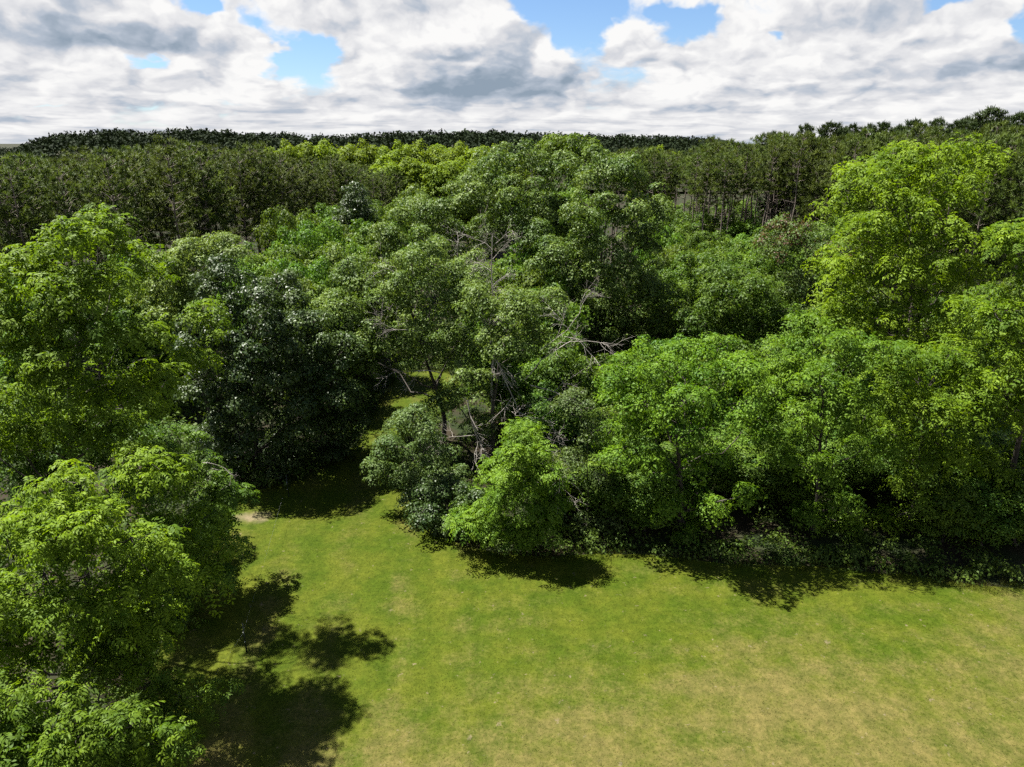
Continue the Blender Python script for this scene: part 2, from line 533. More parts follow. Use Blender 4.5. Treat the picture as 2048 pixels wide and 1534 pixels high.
def boughs(lobes, rng, k=7, size=0.50, flat=0.62):
    """break every rounded lobe into a few flattened boughs that stick out of it by different amounts"""
    out = []
    for x, y, z, r in np.array(lobes, float):
        n = max(4, int(k * min(1.6, max(0.7, r / 1.7))))
        q = np.arange(n) + 0.5
        ph = np.arccos(1 - 1.62 * q / n)
        th = math.pi * (1 + 5 ** 0.5) * q + rng.uniform(0, 6.28)
        d = unit(np.stack([np.cos(th) * np.sin(ph), np.sin(th) * np.sin(ph), np.cos(ph)], -1) + rng.normal(0, 0.18, (n, 3)))
        rr = r * size * (7.0 / n) ** 0.5 * rng.uniform(0.55, 1.2, n)
        stick = rng.uniform(0.72, 1.15, n) + (rng.random(n) < 0.22) * rng.uniform(0.15, 0.45, n)
        p = np.array([x, y, z]) + d * ((r - rr * 0.55) * stick)[:, None]
        out.append(np.concatenate([p, rr[:, None]], 1))
    return np.concatenate(out)

def clusters_on(lobes, rng, spacing, under=0.1, squash=0.62):
    """shoot tips spread over a set of flattened boughs (cx, cy, cz, r); none buried deep inside a neighbour"""
    C, D, R = [], [], []
    lob = np.array(lobes, float)
    for i, (x, y, z, r) in enumerate(lob):
        n = max(5, int(3.4 * math.pi * r * r / (spacing * spacing)))
        k = np.arange(n) + 0.5
        ph = np.arccos(1 - 2 * k / n)
        th = math.pi * (1 + 5 ** 0.5) * k + rng.uniform(0, 6.28)
        d = np.stack([np.cos(th) * np.sin(ph), np.sin(th) * np.sin(ph), np.cos(ph)], -1)
        d = unit(d + rng.normal(0, 0.16, d.shape))
        keep = (d[:, 2] > -0.2) | (rng.random(n) < under)
        d = d[keep]
        rad = r * (0.88 + rng.normal(0, 0.12, (len(d), 1)))
        c = np.array([x, y, z]) + d * rad * np.array([1, 1, squash])
        near_ = lob[np.linalg.norm(lob[:, :3] - lob[i, :3], axis=1) < lob[:, 3] + r + 0.5]
        ok = np.ones(len(c), bool)
        for l in near_:
            if l is not lob[i] and not np.array_equal(l, lob[i]):
                q = (c - l[:3]) / np.array([1, 1, squash])
                ok &= np.linalg.norm(q, axis=1) > l[3] * 0.66
        C.append(c[ok])
        D.append(d[ok])
        R.append(np.full(ok.sum(), r))
    return np.concatenate(C), np.concatenate(D), np.concatenate(R)

def patchy(C, rng, young):
    ph_ = rng.uniform(0, 6.28, 6)
    w = 0.5 * (np.sin(C[:, 0] * 1.1 + ph_[0] + np.sin(C[:, 2] * 0.9 + ph_[1])) + np.sin(C[:, 2] * 1.3 + ph_[2] + np.sin(C[:, 1] * 1.2 + ph_[3])))
    return np.clip(young + 0.20 * w + rng.normal(0, 0.22, len(C)), 0, 1)

def tangent_frame(ax, rng):
    a = unit(np.cross(ax, rng.normal(0, 1, ax.shape)))
    return a, np.cross(ax, a)

def simple_foliage(C, D, rng, per, rc, ll, lw, flat=0.62, young=0.35, rough=0.34):
    """clumps of simple leaves: each clump a shallow drooping cap of leaves facing up and outwards"""
    n = len(C)
    m = n * per
    idx = np.repeat(np.arange(n), per)
    axc = unit(D * 0.8 + np.array([0, 0, 0.6]) + rng.normal(0, 0.15, (n, 3)))
    a, b = tangent_frame(axc, rng)
    ecc = rng.uniform(0.75, 1.3, n)
    cs = 1 - rng.random(m) * 1.05
    sn = np.sqrt(np.maximum(0, 1 - cs * cs))
    ph = rng.uniform(0, 6.283, m)
    # ragged rim: every clump has its own few-fingered outline
    k1 = rng.integers(3, 6, n)[idx]
    rim = 1 + 0.28 * np.sin(k1 * ph + rng.uniform(0, 6.28, n)[idx])
    r_ = rc * rng.uniform(0.65, 1.3, n)[idx]
    sh = np.minimum(1.05, 0.72 + rng.random(m) ** 0.5 * 0.36)
    A, B_, X = a[idx], b[idx], axc[idx]
    tang = A * (np.cos(ph) * ecc[idx])[:, None] + B_ * (np.sin(ph) / ecc[idx])[:, None]
    pos = C[idx] + tang * (sn * r_ * sh * rim)[:, None] + X * ((cs * flat * sh - flat * 0.6) * r_)[:, None]
    dn = unit(tang * sn[:, None] * flat + X * np.maximum(cs, 0.12)[:, None])
    nrm = unit(dn + np.array([0, 0, 0.30]) + rng.normal(0, rough, (m, 3)))
    axis = unit(tang * (0.4 + cs[:, None] * 0.6) - X * (sn * 0.8)[:, None] + rng.normal(0, 0.55, (m, 3)))
    axis = unit(axis - nrm * (axis * nrm).sum(1, keepdims=True) * 0.85)
    sz = rng.uniform(0.6, 1.25, m)
    tc_ = patchy(C, rng, young)[idx]
    tint = np.clip(tc_ + rng.normal(0, 0.14, m), 0, 1)
    return leaves(pos, axis, nrm, ll * sz, lw * sz * rng.uniform(0.8, 1.2, m), tint)

def pinnate_foliage(C, D, rng, per, rc, pairs, ll, lw, young=0.45, droop=0.9):
    """shoots with long feathered leaves that arch outwards and hang, as on walnut and ash"""
    n = len(C)
    m = n * per
    idx = np.repeat(np.arange(n), per)
    axc = unit(D * 0.65 + np.array([0, 0, 0.75]) + rng.normal(0, 0.15, (n, 3)))
    a, b = tangent_frame(axc, rng)
    size = rng.uniform(0.65, 1.3, n)[idx]
    ph = rng.uniform(0, 6.283, m)
    u = np.sqrt(rng.random(m))
    ax = axc[idx]
    rad = a[idx] * np.cos(ph)[:, None] + b[idx] * np.sin(ph)[:, None]
    start = C[idx] + rad * (u * rc * 0.55 * size)[:, None] + ax * ((0.30 - 0.55 * u * u + rng.normal(0, 0.10, m)) * rc * size)[:, None]
    rad = unit(rad + rng.normal(0, 0.35, (m, 3)))
    L = rc * rng.uniform(0.55, 0.95, m) * size
    up0 = ax * (0.65 - 0.5 * u + rng.normal(0, 0.15, m))[:, None]
    k = pairs * 2 + 1
    t = np.append(np.repeat(np.linspace(0.22, 0.93, pairs), 2), 1.0)
    sgn = np.array([1, -1] * pairs + [0.0])
    T = t[None, :, None]
    dr = (droop * rng.uniform(0.5, 1.3, m) * (0.5 + 0.8 * u))[:, None, None]
    Z = np.array([0, 0, 1.0])
    pos = start[:, None] + L[:, None, None] * (rad[:, None] * T + up0[:, None] * (T - T * T * 0.45) - Z * T * T * dr * 0.6)
    dirr = unit(rad[:, None] + up0[:, None] * (1 - T * 0.9) - Z * T * dr * 1.2)
    side = unit(np.cross(dirr, Z + rng.normal(0, 0.25, (m, 1, 3))))
    nrm = np.cross(side, dirr)
    nrm = np.where(nrm[..., 2:3] < 0, -nrm, nrm)
    nrm = unit(nrm + rng.normal(0, 0.20, pos.shape))
    axis = unit(side * sgn[None, :, None] + dirr * (0.5 + 0.5 * (np.abs(sgn[None, :, None]) < 0.5)) - Z * 0.15 + rng.normal(0, 0.10, pos.shape))
    tc_ = patchy(C, rng, young)[idx]
    tint = np.clip(np.repeat(tc_[:, None] + rng.normal(0, 0.10, (m, 1)), k, 1), 0, 1).ravel()
    sz = np.repeat(rng.uniform(0.8, 1.2, m) * size ** 0.5, k)
    return leaves(pos.reshape(-1, 3), axis.reshape(-1, 3), nrm.reshape(-1, 3), ll * sz, lw * sz, tint, 0.12, 0.18)

def inner_foliage(lobes, rng, dens, ll, lw):
    """oversized leaves added inside the crown to block light and darken its gaps"""
    V, F, T, n = [], [], [], 0
    lob = np.array(lobes, float)
    cnt = np.maximum(4, (dens * lob[:, 3] ** 3).astype(int))
    idx = np.repeat(np.arange(len(lob)), cnt)
    m = len(idx)
    p = unit(rng.normal(0, 1, (m, 3))) * (rng.random((m, 1)) ** 0.4) * 0.80
    pos = lob[idx, :3] + p * lob[idx, 3:4]
    nrm = unit(rng.normal(0, 0.7, (m, 3)) + np.array([0, 0, 0.8]))
    return leaves(pos, unit(rng.normal(0, 1, (m, 3))), nrm, ll * rng.uniform(0.7, 1.2, m), lw * rng.uniform(0.7, 1.2, m), np.clip(rng.normal(0.2, 0.15, m), 0, 1))

def frame_of_branches(tubes, base, lobes, C, rng, r0, twig_n=0.35, lean=None):
    """trunk, a limb to every lobe and twigs to some of the shoots (all relative to the tree's base)"""
    lob = np.array(lobes, float)
    top = lob[:, 2].max()
    cx = np.average(lob[:, :2], axis=0, weights=lob[:, 3])
    H = top * 0.86
    tp = np.array([[0, 0, -0.3], [0.02, 0.0, H * 0.15], [cx[0] * 0.35, cx[1] * 0.35, H * 0.42], [cx[0] * 0.7, cx[1] * 0.7, H * 0.7], [cx[0], cx[1], H]])
    tp[1:-1, :2] += rng.normal(0, 0.02 * H, (3, 2))
    tt = np.linspace(0, 1, 11)
    pts = np.stack([np.interp(tt, np.linspace(0, 1, 5), tp[:, i]) for i in range(3)], 1)
    pts[1:-1] = (pts[:-2] + 2 * pts[1:-1] + pts[2:]) / 4
    rad = r0 * (1 - 0.88 * tt) + r0 * 0.5 * np.exp(-tt * 25)
    tubes.add(pts, rad, 8)
    ends = []
    for x, y, z, r in lob:
        c = np.array([x, y, z])
        hz = np.clip(z - 0.55 * np.linalg.norm(c[:2] - cx) - 0.5 * r, H * 0.12, H * 0.95)
        k = np.interp(hz, pts[:, 2], tt)
        a = np.array([np.interp(k, tt, pts[:, i]) for i in range(3)])
        ra = np.interp(k, tt, rad) * 0.55
        tip = c + np.array([0, 0, r * 0.4])
        b = bend(a, tip, rng, 7, sag=-0.05, wob=0.04)
        tubes.add(b, np.linspace(max(ra, 0.03), 0.018, 7), 5)
        ends.append(b)
    E = np.concatenate([e[3:] for e in ends])
    sel = rng.random(len(C)) < twig_n
    for c in C[sel]:
        d = np.linalg.norm(E - c, axis=1)
        a = E[d.argmin()]
        if np.linalg.norm(a - c) < 3.5:
            tubes.add(bend(a, c, rng, 4, sag=-0.04, wob=0.06), np.array([0.03, 0.022, 0.015, 0.008]), 3)

def dead_spray(tubes, a, d, length, rng, r=0.05, depth=3):
    """bare branching wood"""
    d = unit(np.asarray(d, float))
    n = 5
    p = [np.asarray(a, float)]
    dd = d.copy()
    for i in range(n):
        dd = unit(dd + rng.normal(0, 0.16, 3))
        p.append(p[-1] + dd * length / n)
    p = np.array(p)
    tubes.add(p, np.linspace(r, r * 0.35, n + 1) * 0.62, 4)
    if depth > 0:
        for k in range(int(rng.integers(4, 6))):
            t = rng.uniform(0.3, 1.0)
            i = t * n
            q = p[int(min(i, n - 1))] + (p[int(min(i, n - 1)) + 1] - p[int(min(i, n - 1))]) * (i - int(min(i, n - 1)))
            nd = unit(dd + rng.normal(0, 0.65, 3))
            dead_spray(tubes, q, nd, length * rng.uniform(0.35, 0.62), rng, r * 0.5, depth - 1)

# ------------------------------------------------------------------ the setting: ground, lawn, hills
def struct(name, me, label=None):
    o = link(name, me)
    o['kind'] = 'structure'
    return o

gx = np.concatenate([np.linspace(-9000, -400, 8), np.linspace(-300, 300, 13), np.linspace(400, 9000, 8)])
gy = np.concatenate([np.linspace(-600, -60, 4), np.linspace(-20, 400, 15), np.linspace(600, 14000, 9)])
GX, GY = np.meshgrid(gx, gy)
GV = np.stack([GX, GY, np.zeros_like(GX)], -1).reshape(-1, 3)
nx_ = len(gx)
ii, jj = np.meshgrid(np.arange(len(gy) - 1), np.arange(nx_ - 1), indexing='ij')
GF = np.stack([ii * nx_ + jj, ii * nx_ + jj + 1, (ii + 1) * nx_ + jj + 1, (ii + 1) * nx_ + jj], -1).reshape(-1, 4)
struct('ground', mesh_np('ground', GV, GF, M['floor']))

def gp(*pp):
    return [ground(x, y)[:2] for x, y in pp]

edge = gp((2048, 1178), (1960, 1172), (1900, 1162), (1820, 1150), (1750, 1148), (1680, 1136), (1580, 1132), (1450, 1128), (1300, 1110), (1200, 1108), (1100, 1115), (1000, 1108), (930, 1092),
          (870, 1068), (832, 1030), (815, 985), (800, 940), (800, 900), (815, 868), (850, 830), (905, 795), (925, 765), (895, 742), (800, 742), (772, 780), (752, 815), (738, 850), (716, 885), (660, 930),
          (600, 960), (540, 975), (470, 992), (430, 1060), (390, 1140), (350, 1220), (310, 1320), (300, 1420), (290, 1500))
poly = [np.array((55.0, 31.0))] + edge + [np.array((-13.0, 12.0)), np.array((-9.0, 5.0)), np.array((55.0, 5.0))]
poly = np.array(poly)
import bmesh
bm = bmesh.new()
f = bm.faces.new([bm.verts.new((float(p[0]), float(p[1]), 0.03)) for p in poly])
if f.normal.z < 0:
    f.normal_flip()
f.normal_update()
bmesh.ops.triangulate(bm, faces=[f])
bmesh.ops.recalc_face_normals(bm, faces=bm.faces)
me = bpy.data.meshes.new('lawn')
bm.to_mesh(me)
bm.free()
if len(me.polygons) and me.polygons[0].normal.z < 0:
    me.flip_normals()
me.materials.append(M['lawn'])
struct('lawn', me)

def inside(P, poly):
    x, y = P[:, 0], P[:, 1]
    r = np.zeros(len(P), bool)
    j = len(poly) - 1
    for i in range(len(poly)):
        xi, yi, xj, yj = *poly[i], *poly[j]
        c = ((yi > y) != (yj > y)) & (x < (xj - xi) * (y - yi) / (yj - yi + 1e-12) + xi)
        r ^= c
        j = i
    return r

# grass blades standing on the lawn (uncountable)
rng = np.random.default_rng(5)
NG = 140000
gy_ = rng.uniform(15, 66, NG * 3)
gx_ = rng.uniform(-16, 32, NG * 3)
gP = np.stack([gx_, gy_], 1)
in_view = (np.abs(gP[:, 0]) < gP[:, 1] * 0.98 + 1.5) & (gP[:, 1] > 17.5)
gP = gP[in_view & inside(gP, poly)]
gP = gP[rng.random(len(gP)) < np.clip(34.0 / gP[:, 1], 0.2, 1.0) ** 1.5][:NG]
k = len(gP)
p3 = np.concatenate([gP, np.full((k, 1), 0.03)], 1)
th = rng.uniform(0, 6.283, k)
hh = rng.uniform(0.012, 0.032, k) * (1 + 0.8 * (rng.random(k) < 0.03))
ww = rng.uniform(0.006, 0.013, k)
sd = np.stack([np.cos(th), np.sin(th), np.zeros(k)], 1) * ww[:, None]
ln = np.stack([rng.normal(0, 1.7, k), rng.normal(0, 1.7, k), np.ones(k)], 1) * hh[:, None]
V = np.stack([p3 - sd, p3 + sd, p3 + ln], 1).reshape(-1, 3)
# longer unmown blades along the edge of the wood
eE = np.array(edge)
eS = np.concatenate([[0], np.cumsum(np.linalg.norm(np.diff(eE, axis=0), axis=1))])
ke = 16000
es = np.repeat(rng.uniform(0, eS[-1], ke // 16), 16) + rng.normal(0, 0.12, ke)
ep = np.stack([np.interp(es, eS, eE[:, 0]), np.interp(es, eS, eE[:, 1]), np.full(ke, 0.02)], 1)
ep[:, :2] += np.repeat(rng.normal(0, 0.38, (ke // 16, 2)), 16, 0) + rng.normal(0, 0.09, (ke, 2))
eh = rng.uniform(0.10, 0.42, ke)
et = rng.uniform(0, 6.283, ke)
esd = np.stack([np.cos(et), np.sin(et), np.zeros(ke)], 1) * rng.uniform(0.006, 0.014, ke)[:, None]
eln = np.stack([rng.normal(0, 0.5, ke), rng.normal(0, 0.5, ke), np.ones(ke)], 1) * eh[:, None]
V = np.concatenate([V, np.stack([ep - esd, ep + esd, ep + eln], 1).reshape(-1, 3)])
k += ke
o = link('grass', mesh_np('grass', V, np.arange(k * 3).reshape(-1, 3), M['blades']))
tag(o, 'short mown grass covering the open lawn', 'grass', kind='stuff')

# wooded hills on the horizon
RIDGE = np.array([(-500, 305), (-100, 312), (20, 306), (60, 300), (110, 276), (150, 266), (200, 259), (280, 255), (340, 258), (420, 255), (520, 259), (600, 262), (640, 267), (760, 262), (860, 259), (960, 256), (1020, 261), (1100, 262),
                  (1200, 265), (1300, 268), (1380, 270), (1440, 281), (1500, 290), (1560, 296), (1640, 300), (1800, 302), (2100, 304), (2600, 306)], float)

def hill_height(x, y):
    """ground height of the wooded ridge (tree tops reach about 15 m above it)"""
    ang = x / np.maximum(y, 1.0)
    ys = 620.0 + 60 * np.sin(ang * 5.0)
    top = CAM_H + (286 - np.interp(1024 + FPX * ang * 1.0, RIDGE[:, 0], RIDGE[:, 1])) / FPX * ys - 15.5
    t = (y - ys) / 230.0
    return np.maximum(top, -0.2) * np.exp(-t * t) - 0.4

hx_ = np.linspace(-1100, 1100, 90)
hy_ = np.linspace(330, 1300, 40)
HX, HY = np.meshgrid(hx_, hy_)
HZ = hill_height(HX, HY)
HV = np.stack([HX, HY, HZ], -1).reshape(-1, 3)
n_ = len(hx_)
ii, jj = np.meshgrid(np.arange(len(hy_) - 1), np.arange(n_ - 1), indexing='ij')
HF = np.stack([ii * n_ + jj, ii * n_ + jj + 1, (ii + 1) * n_ + jj + 1, (ii + 1) * n_ + jj], -1).reshape(-1, 4)
struct('hills', mesh_np('hills', HV, HF, M['floor'], smooth=True))

rng = np.random.default_rng(11)
nt = 3800
tx = rng.uniform(-720, 520, nt)
ty = 620.0 + rng.uniform(-250, 70, nt)
tz = hill_height(tx, ty)
keep = tz > -0.3 + rng.random(nt) * 1.2
tx, ty, tz = tx[keep], ty[keep], tz[keep]
nt = len(tx)
fx = rng.uniform(-1150, 900, 700)
fy = rng.uniform(1150, 1500, 700)
tx, ty, tz = np.concatenate([tx, fx]), np.concatenate([ty, fy]), np.concatenate([tz, np.full(700, 1.5)])
fy = rng.uniform(430, 1150, 800)
fx = fy * (rng.uniform(-160, 190, 800) - 1024) / FPX
tx, ty, tz = np.concatenate([tx, fx]), np.concatenate([ty, fy]), np.concatenate([tz, np.full(800, -1.0)])
nt = len(tx)
rad = rng.uniform(4.0, 7.5, nt)
hgt = rng.uniform(10.5, 15.0, nt)
con = rng.random(nt) < 0.25
per = 36
idx = np.repeat(np.arange(nt), per)
d = unit(rng.normal(0, 1, (nt * per, 3)))
d[:, 2] = np.abs(d[:, 2]) * 1.0 - 0.25
cent = np.stack([tx, ty, tz + hgt - rad * 0.95], 1)
rr = rad[idx][:, None] * rng.uniform(0.72, 1.08, (nt * per, 1))
zz = np.where(con[idx][:, None], 1.45, 0.95)
pos = cent[idx] + d * rr * np.concatenate([np.ones((nt * per, 2)), zz], 1) * np.where(con[idx][:, None], 0.7, 1.0)
V, F, T = leaves(pos, unit(rng.normal(0, 1, pos.shape)), unit(d + np.array([0, 0, 0.4]) + rng.normal(0, 0.3, pos.shape)), rng.uniform(1.4, 2.7, len(pos)), rng.uniform(1.2, 2.1, len(pos)),
                 np.clip(rng.normal(0.4, 0.25, nt)[idx] + rng.normal(0, 0.15, len(pos)), 0, 1))
o = link('distant_forest', mesh_np('distant_forest', V, F, M['wood'], T))
tag(o, 'dark wooded ridge running along the horizon', 'forest', kind='stuff')

# a paler hill farther off, seen through the dip of the ridge
q = np.linspace(-1, 1, 41)
far = [(1010 + 420 * t, 3900.0 + 200 * s, -14 + (54 * math.exp(-(t * 1.8) ** 2) + 3 * math.sin(9 * t)) * max(0.0, 1 - s * s)) for s in np.linspace(-1, 1, 9) for t in q]
ii, jj = np.meshgrid(np.arange(8), np.arange(40), indexing='ij')
FF = np.stack([ii * 41 + jj, ii * 41 + jj + 1, (ii + 1) * 41 + jj + 1, (ii + 1) * 41 + jj], -1).reshape(-1, 4)
struct('distant_hill', mesh_np('distant_hill', np.array(far), FF, M['wood'], smooth=True))

# ------------------------------------------------------------------ broadleaf trees in the photograph, lobe by lobe
TRIS = [0]
def px_tree(name, label, cat, Y, lob_px, kind, seed, leaf, bark='bark_dark', trunk=0.16, base=None, back=0.48, depth=1.0, under=0.25, dead=(), group=None, twig=0.3, wither=0.0, young=None, thin=1.0):
    """crown lobes given as (px, py, radius in px) of the photograph, put at their own distances round Y"""
    rng = np.random.default_rng(seed)
    own = [l[3] if len(l) > 3 else None for l in lob_px]
    lp = np.array([l[:3] for l in lob_px], float)
    cxy = np.average(lp[:, :2], axis=0, weights=lp[:, 2])
    ext = np.maximum(np.abs(lp[:, :2] - cxy).max(0) + lp[:, 2].mean() * 0.5, 1)
    rho = np.linalg.norm((lp[:, :2] - cxy) / ext, axis=1)
    sc = Y / ray(cxy[0], cxy[1])[1] / FPX
    half = ext[0] * sc * depth
    L = []
    for (x, y, r), q, dY in zip(lp, rho, own):
        low = np.clip((y - cxy[1]) / ext[1], 0, 1)
        off = half * math.sqrt(max(0.0, 1 - min(q, 1) ** 2)) * (0.65 - 0.25 * low) + rng.normal(0, half * 0.10)
        if y > cxy[1] + 0.2 * ext[1]:
            r = r * thin
        if dY is not None:
            off = -dY
        Yl = Y - off
        c = at(x, y, Yl)
        rm = r * 0.92 * Yl / ray(x, y)[1] / FPX
        L.append((*c, rm))
        if rng.random() < back:
            L.append((c[0] + rng.normal(0, half * 0.12), Y + abs(off) * rng.uniform(0.5, 1.0) + rng.uniform(0, half * 0.15), c[2] - rng.uniform(0.0, 0.25) * rm, rm * 1.05))
    L = np.array(L)
    if base is None:
        bx = np.average(L[:, 0], weights=L[:, 3])
    else:
        bx = at(base, 900, Y)[0]
    B = np.array([bx, Y, 0.0])
    L[:, :3] -= B
    L[:, 2] = np.maximum(L[:, 2], L[:, 3] * 0.55)
    return grow(name, label, cat, B, L, kind, rng, leaf, bark, trunk, under, dead, group, twig, wither, young)

def grow(name, label, cat, B, L, kind, rng, leaf, bark, trunk, under, dead=(), group=None, twig=0.3, wither=0.0, young=None):
    t = thing(name, label, cat, B, group)
    BG = boughs(L, rng, 7) if kind == 'simple' else boughs(L, rng, 6, 0.46)
    C, D, R = clusters_on(BG, rng, leaf['sp'], under * 0.4)
    if kind == 'pinnate':
        V, F, T = pinnate_foliage(C, D, rng, leaf['per'], leaf['rc'], leaf['pairs'], leaf['ll'], leaf['lw'], young=0.5 if young is None else young)
        nper = leaf['per'] * (leaf['pairs'] * 2 + 1) * 4
    else:
        V, F, T = simple_foliage(C, D, rng, leaf['per'], leaf['rc'], leaf['ll'], leaf['lw'], young=0.4 if young is None else young)
        nper = leaf['per'] * 4
    if wither:
        w = (rng.random(len(C)) < wither) & (C[:, 2] > np.percentile(C[:, 2], 55))
        T = T + np.repeat(w, nper) * 2.0
    Vi, Fi, Ti = inner_foliage(L, rng, (26.0 if kind == 'simple' else (12.0 if B[1] < 33 else 22.0)) * 0.04 / (leaf['rc'] ** 2 * 0.14), leaf['rc'] * 0.46, leaf['rc'] * 0.34)
    F = np.concatenate([F, Fi + len(V)])
    V, T = np.concatenate([V, Vi]), np.concatenate([T, Ti])
    link('crown', mesh_np('crown', V, F, M[leaf['mat']], T), t)
    TRIS[0] += len(F) * 2
    tb = Tubes()
    frame_of_branches(tb, None, L, C, rng, trunk, twig)
    link('trunk', tb.mesh('trunk', M[bark]), t)
    for (a, dvec, ln, r) in dead:
        td = Tubes()
        dead_spray(td, np.asarray(a) - B, dvec, ln, rng, r, 3)
        o = link('dead_branch', td.mesh('dead_branch', M['dead']), t)
        o['label'] = 'bleached bare dead branch'
    return t

def lf(mat, sp, per, rc, ll, lw, pairs=0):
    """sp spacing of the clumps, rc their radius, per leaves in each"""
    if pairs:
        return dict(mat=mat, sp=sp * 0.98, per=int(per * 1.75), rc=rc * 0.95, ll=ll * 1.05, lw=lw * 1.1, pairs=pairs)
    return dict(mat=mat, sp=sp * 0.95, per=int(per * 2.05), rc=rc * 0.96, ll=ll * 0.90, lw=lw * 0.96, pairs=pairs)

# near the camera on the left
px_tree('walnut_tree', 'yellow-green walnut tree with long drooping feathery leaves filling the lower left corner of the lawn', 'tree', 21.5,
        ((125, 985, 62), (60, 1060, 80), (170, 1065, 85), (265, 1100, 75), (315, 1140, 55), (95, 1175, 100), (215, 1215, 95), (305, 1235, 50), (50, 1290, 80), (275, 1320, 50), (180, 1330, 70), (-40, 1150, 90), (-50, 1280, 80), (-60, 1380, 80), (20, 1370, 60), (-90, 1050, 80)),
        'pinnate', 1, depth=0.8, leaf=lf('walnut', 0.60, 7, 0.55, 0.15, 0.058, 4), trunk=0.17, base=40, young=0.55)
px_tree('walnut_tree', 'low leafy walnut at the very bottom left, in front of the yellow-green one', 'tree', 18.5,
        ((80, 1430, 80), (20, 1500, 80), (170, 1480, 70), (270, 1470, 70), (330, 1500, 50), (240, 1560, 80), (120, 1570, 80), (-40, 1440, 80), (-60, 1560, 80)),
        'pinnate', 2, lf('ash', 0.60, 7, 0.55, 0.15, 0.058, 4), trunk=0.12, base=60, young=0.3)
px_tree('ash_tree', 'mid green tree with hanging feathery sprays overhanging the lawn edge beside the fence post', 'tree', 32.0,
        ((150, 900, 66, -0.5), (250, 880, 58, -0.4), (330, 905, 56, -0.6), (90, 965, 62, -1.5), (395, 960, 50, -0.4), (425, 1015, 44, -0.6), (300, 990, 70, -1.6), (445, 1085, 34, -1.2), (385, 1080, 60, -1.8), (415, 1160, 46, -2.2), (330, 1160, 56, -2.8), (350, 1220, 38, -3.0), (30, 920, 66, -1.0), (95, 855, 52, -0.6), (30, 850, 56, -1.2)),
        'pinnate', 3, lf('deep', 0.68, 7, 0.60, 0.17, 0.066, 4), trunk=0.15, base=300, young=0.4, depth=0.4,
        dead=((at(405, 925, 31.0), (0.9, -0.2, 0.25), 1.6, 0.02),))
px_tree('ash_tree', 'tall yellow-green ash with dark forked trunk at the left edge in front of the pines', 'tree', 28.5,
        ((85, 510, 52), (150, 475, 36), (30, 560, 66), (130, 585, 60), (205, 560, 40), (60, 690, 74), (185, 680, 62), (285, 675, 44), (325, 755, 40), (265, 780, 54), (130, 790, 66), (20, 810, 70), (230, 850, 44), (-40, 640, 60), (100, 640, 50), (60, 870, 52), (150, 860, 46), (-20, 880, 60)),
        'pinnate', 4, lf('ash', 0.74, 7, 0.60, 0.17, 0.068, 4), trunk=0.19, base=105, under=0.15, young=0.55, depth=0.85)
# dark trees left of the mown path
px_tree('oak_tree', 'dark glossy oak with deep black shade beneath, left of the mown path', 'tree', 46.0,
        ((440, 565, 55), (505, 610, 60), (425, 670, 70), (520, 700, 75), (420, 770, 70), (540, 790, 80), (470, 860, 75), (590, 860, 70), (560, 930, 50), (440, 930, 60)),
        'simple', 5, lf('oak', 0.78, 36, 0.52, 0.19, 0.12), trunk=0.24, base=510, under=0.35)
px_tree('maple_tree', 'pale green maple with light shoot tips just behind the dark glossy oak', 'tree', 53.0,
        ((340, 540, 46), (400, 505, 40), (330, 605, 55), (450, 515, 38), (300, 590, 40), (380, 580, 50)),
        'simple', 6, lf('maple', 0.85, 34, 0.58, 0.21, 0.14), trunk=0.18, young=0.75)
px_tree('oak_tree', 'dark broad tree whose skirt leans over the mown path from the left', 'tree', 48.0,
        ((620, 660, 55), (690, 700, 48), (600, 740, 60), (670, 780, 62), (640, 850, 60), (700, 850, 42), (690, 910, 34), (560, 590, 42)),
        'simple', 7, lf('oak', 0.80, 34, 0.54, 0.19, 0.12), trunk=0.2, base=640, under=0.35, young=0.55)
# the loose maples in the middle
px_tree('maple_tree', 'wide grey-green silver maple spreading over the mown path in the middle', 'tree', 51.0,
        ((700, 545, 52), (770, 590, 58), (680, 625, 52), (825, 555, 58), (760, 670, 56), (870, 620, 70), (840, 700, 60), (725, 720, 44), (915, 700, 52), (905, 560, 52), (850, 500, 48)),
        'simple', 8, lf('maple', 0.84, 38, 0.58, 0.185, 0.115), trunk=0.2, base=885, under=0.2, young=0.5, bark='bark',
        dead=((at(850, 660, 47), (-0.5, -0.4, 0.1), 3.4, 0.05), (at(880, 745, 46), (-0.9, -0.2, 0.12), 3.6, 0.06), (at(820, 560, 47), (-0.7, -0.2, 0.5), 2.5, 0.03)))
px_tree('maple_tree', 'light green silver maple with many bleached dead branches on its shaded side', 'tree', 46.5,
        ((960, 610, 44), (1025, 625, 52), (1090, 615, 46), (1000, 690, 55), (1075, 680, 45), (935, 760, 50), (890, 800, 38), (960, 850, 38)),
        'simple', 9, lf('maple', 0.82, 38, 0.54, 0.18, 0.115), trunk=0.22, base=985, under=0.2, young=0.6, bark='bark',
        dead=((at(1050, 760, 43.5), (0.75, -0.1, 0.65), 4.6, 0.07), (at(1000, 740, 43), (0.3, -0.3, -0.75), 4.2, 0.07), (at(980, 680, 43), (0.1, -0.4, -0.9), 3.4, 0.06), (at(1060, 770, 43.5), (0.9, -0.2, -0.1), 3.6, 0.06),
              (at(950, 870, 43), (-0.85, -0.3, 0.05), 2.6, 0.04), (at(1080, 700, 43), (0.9, 0.0, 0.5), 3.6, 0.05), (at(1010, 860, 43), (0.5, -0.3, -0.7), 3.0, 0.05), (at(1100, 840, 43), (0.4, -0.2, -0.9), 3.2, 0.05),
              (at(935, 800, 42.5), (0.1, -0.1, -1.0), 3.2, 0.09)))
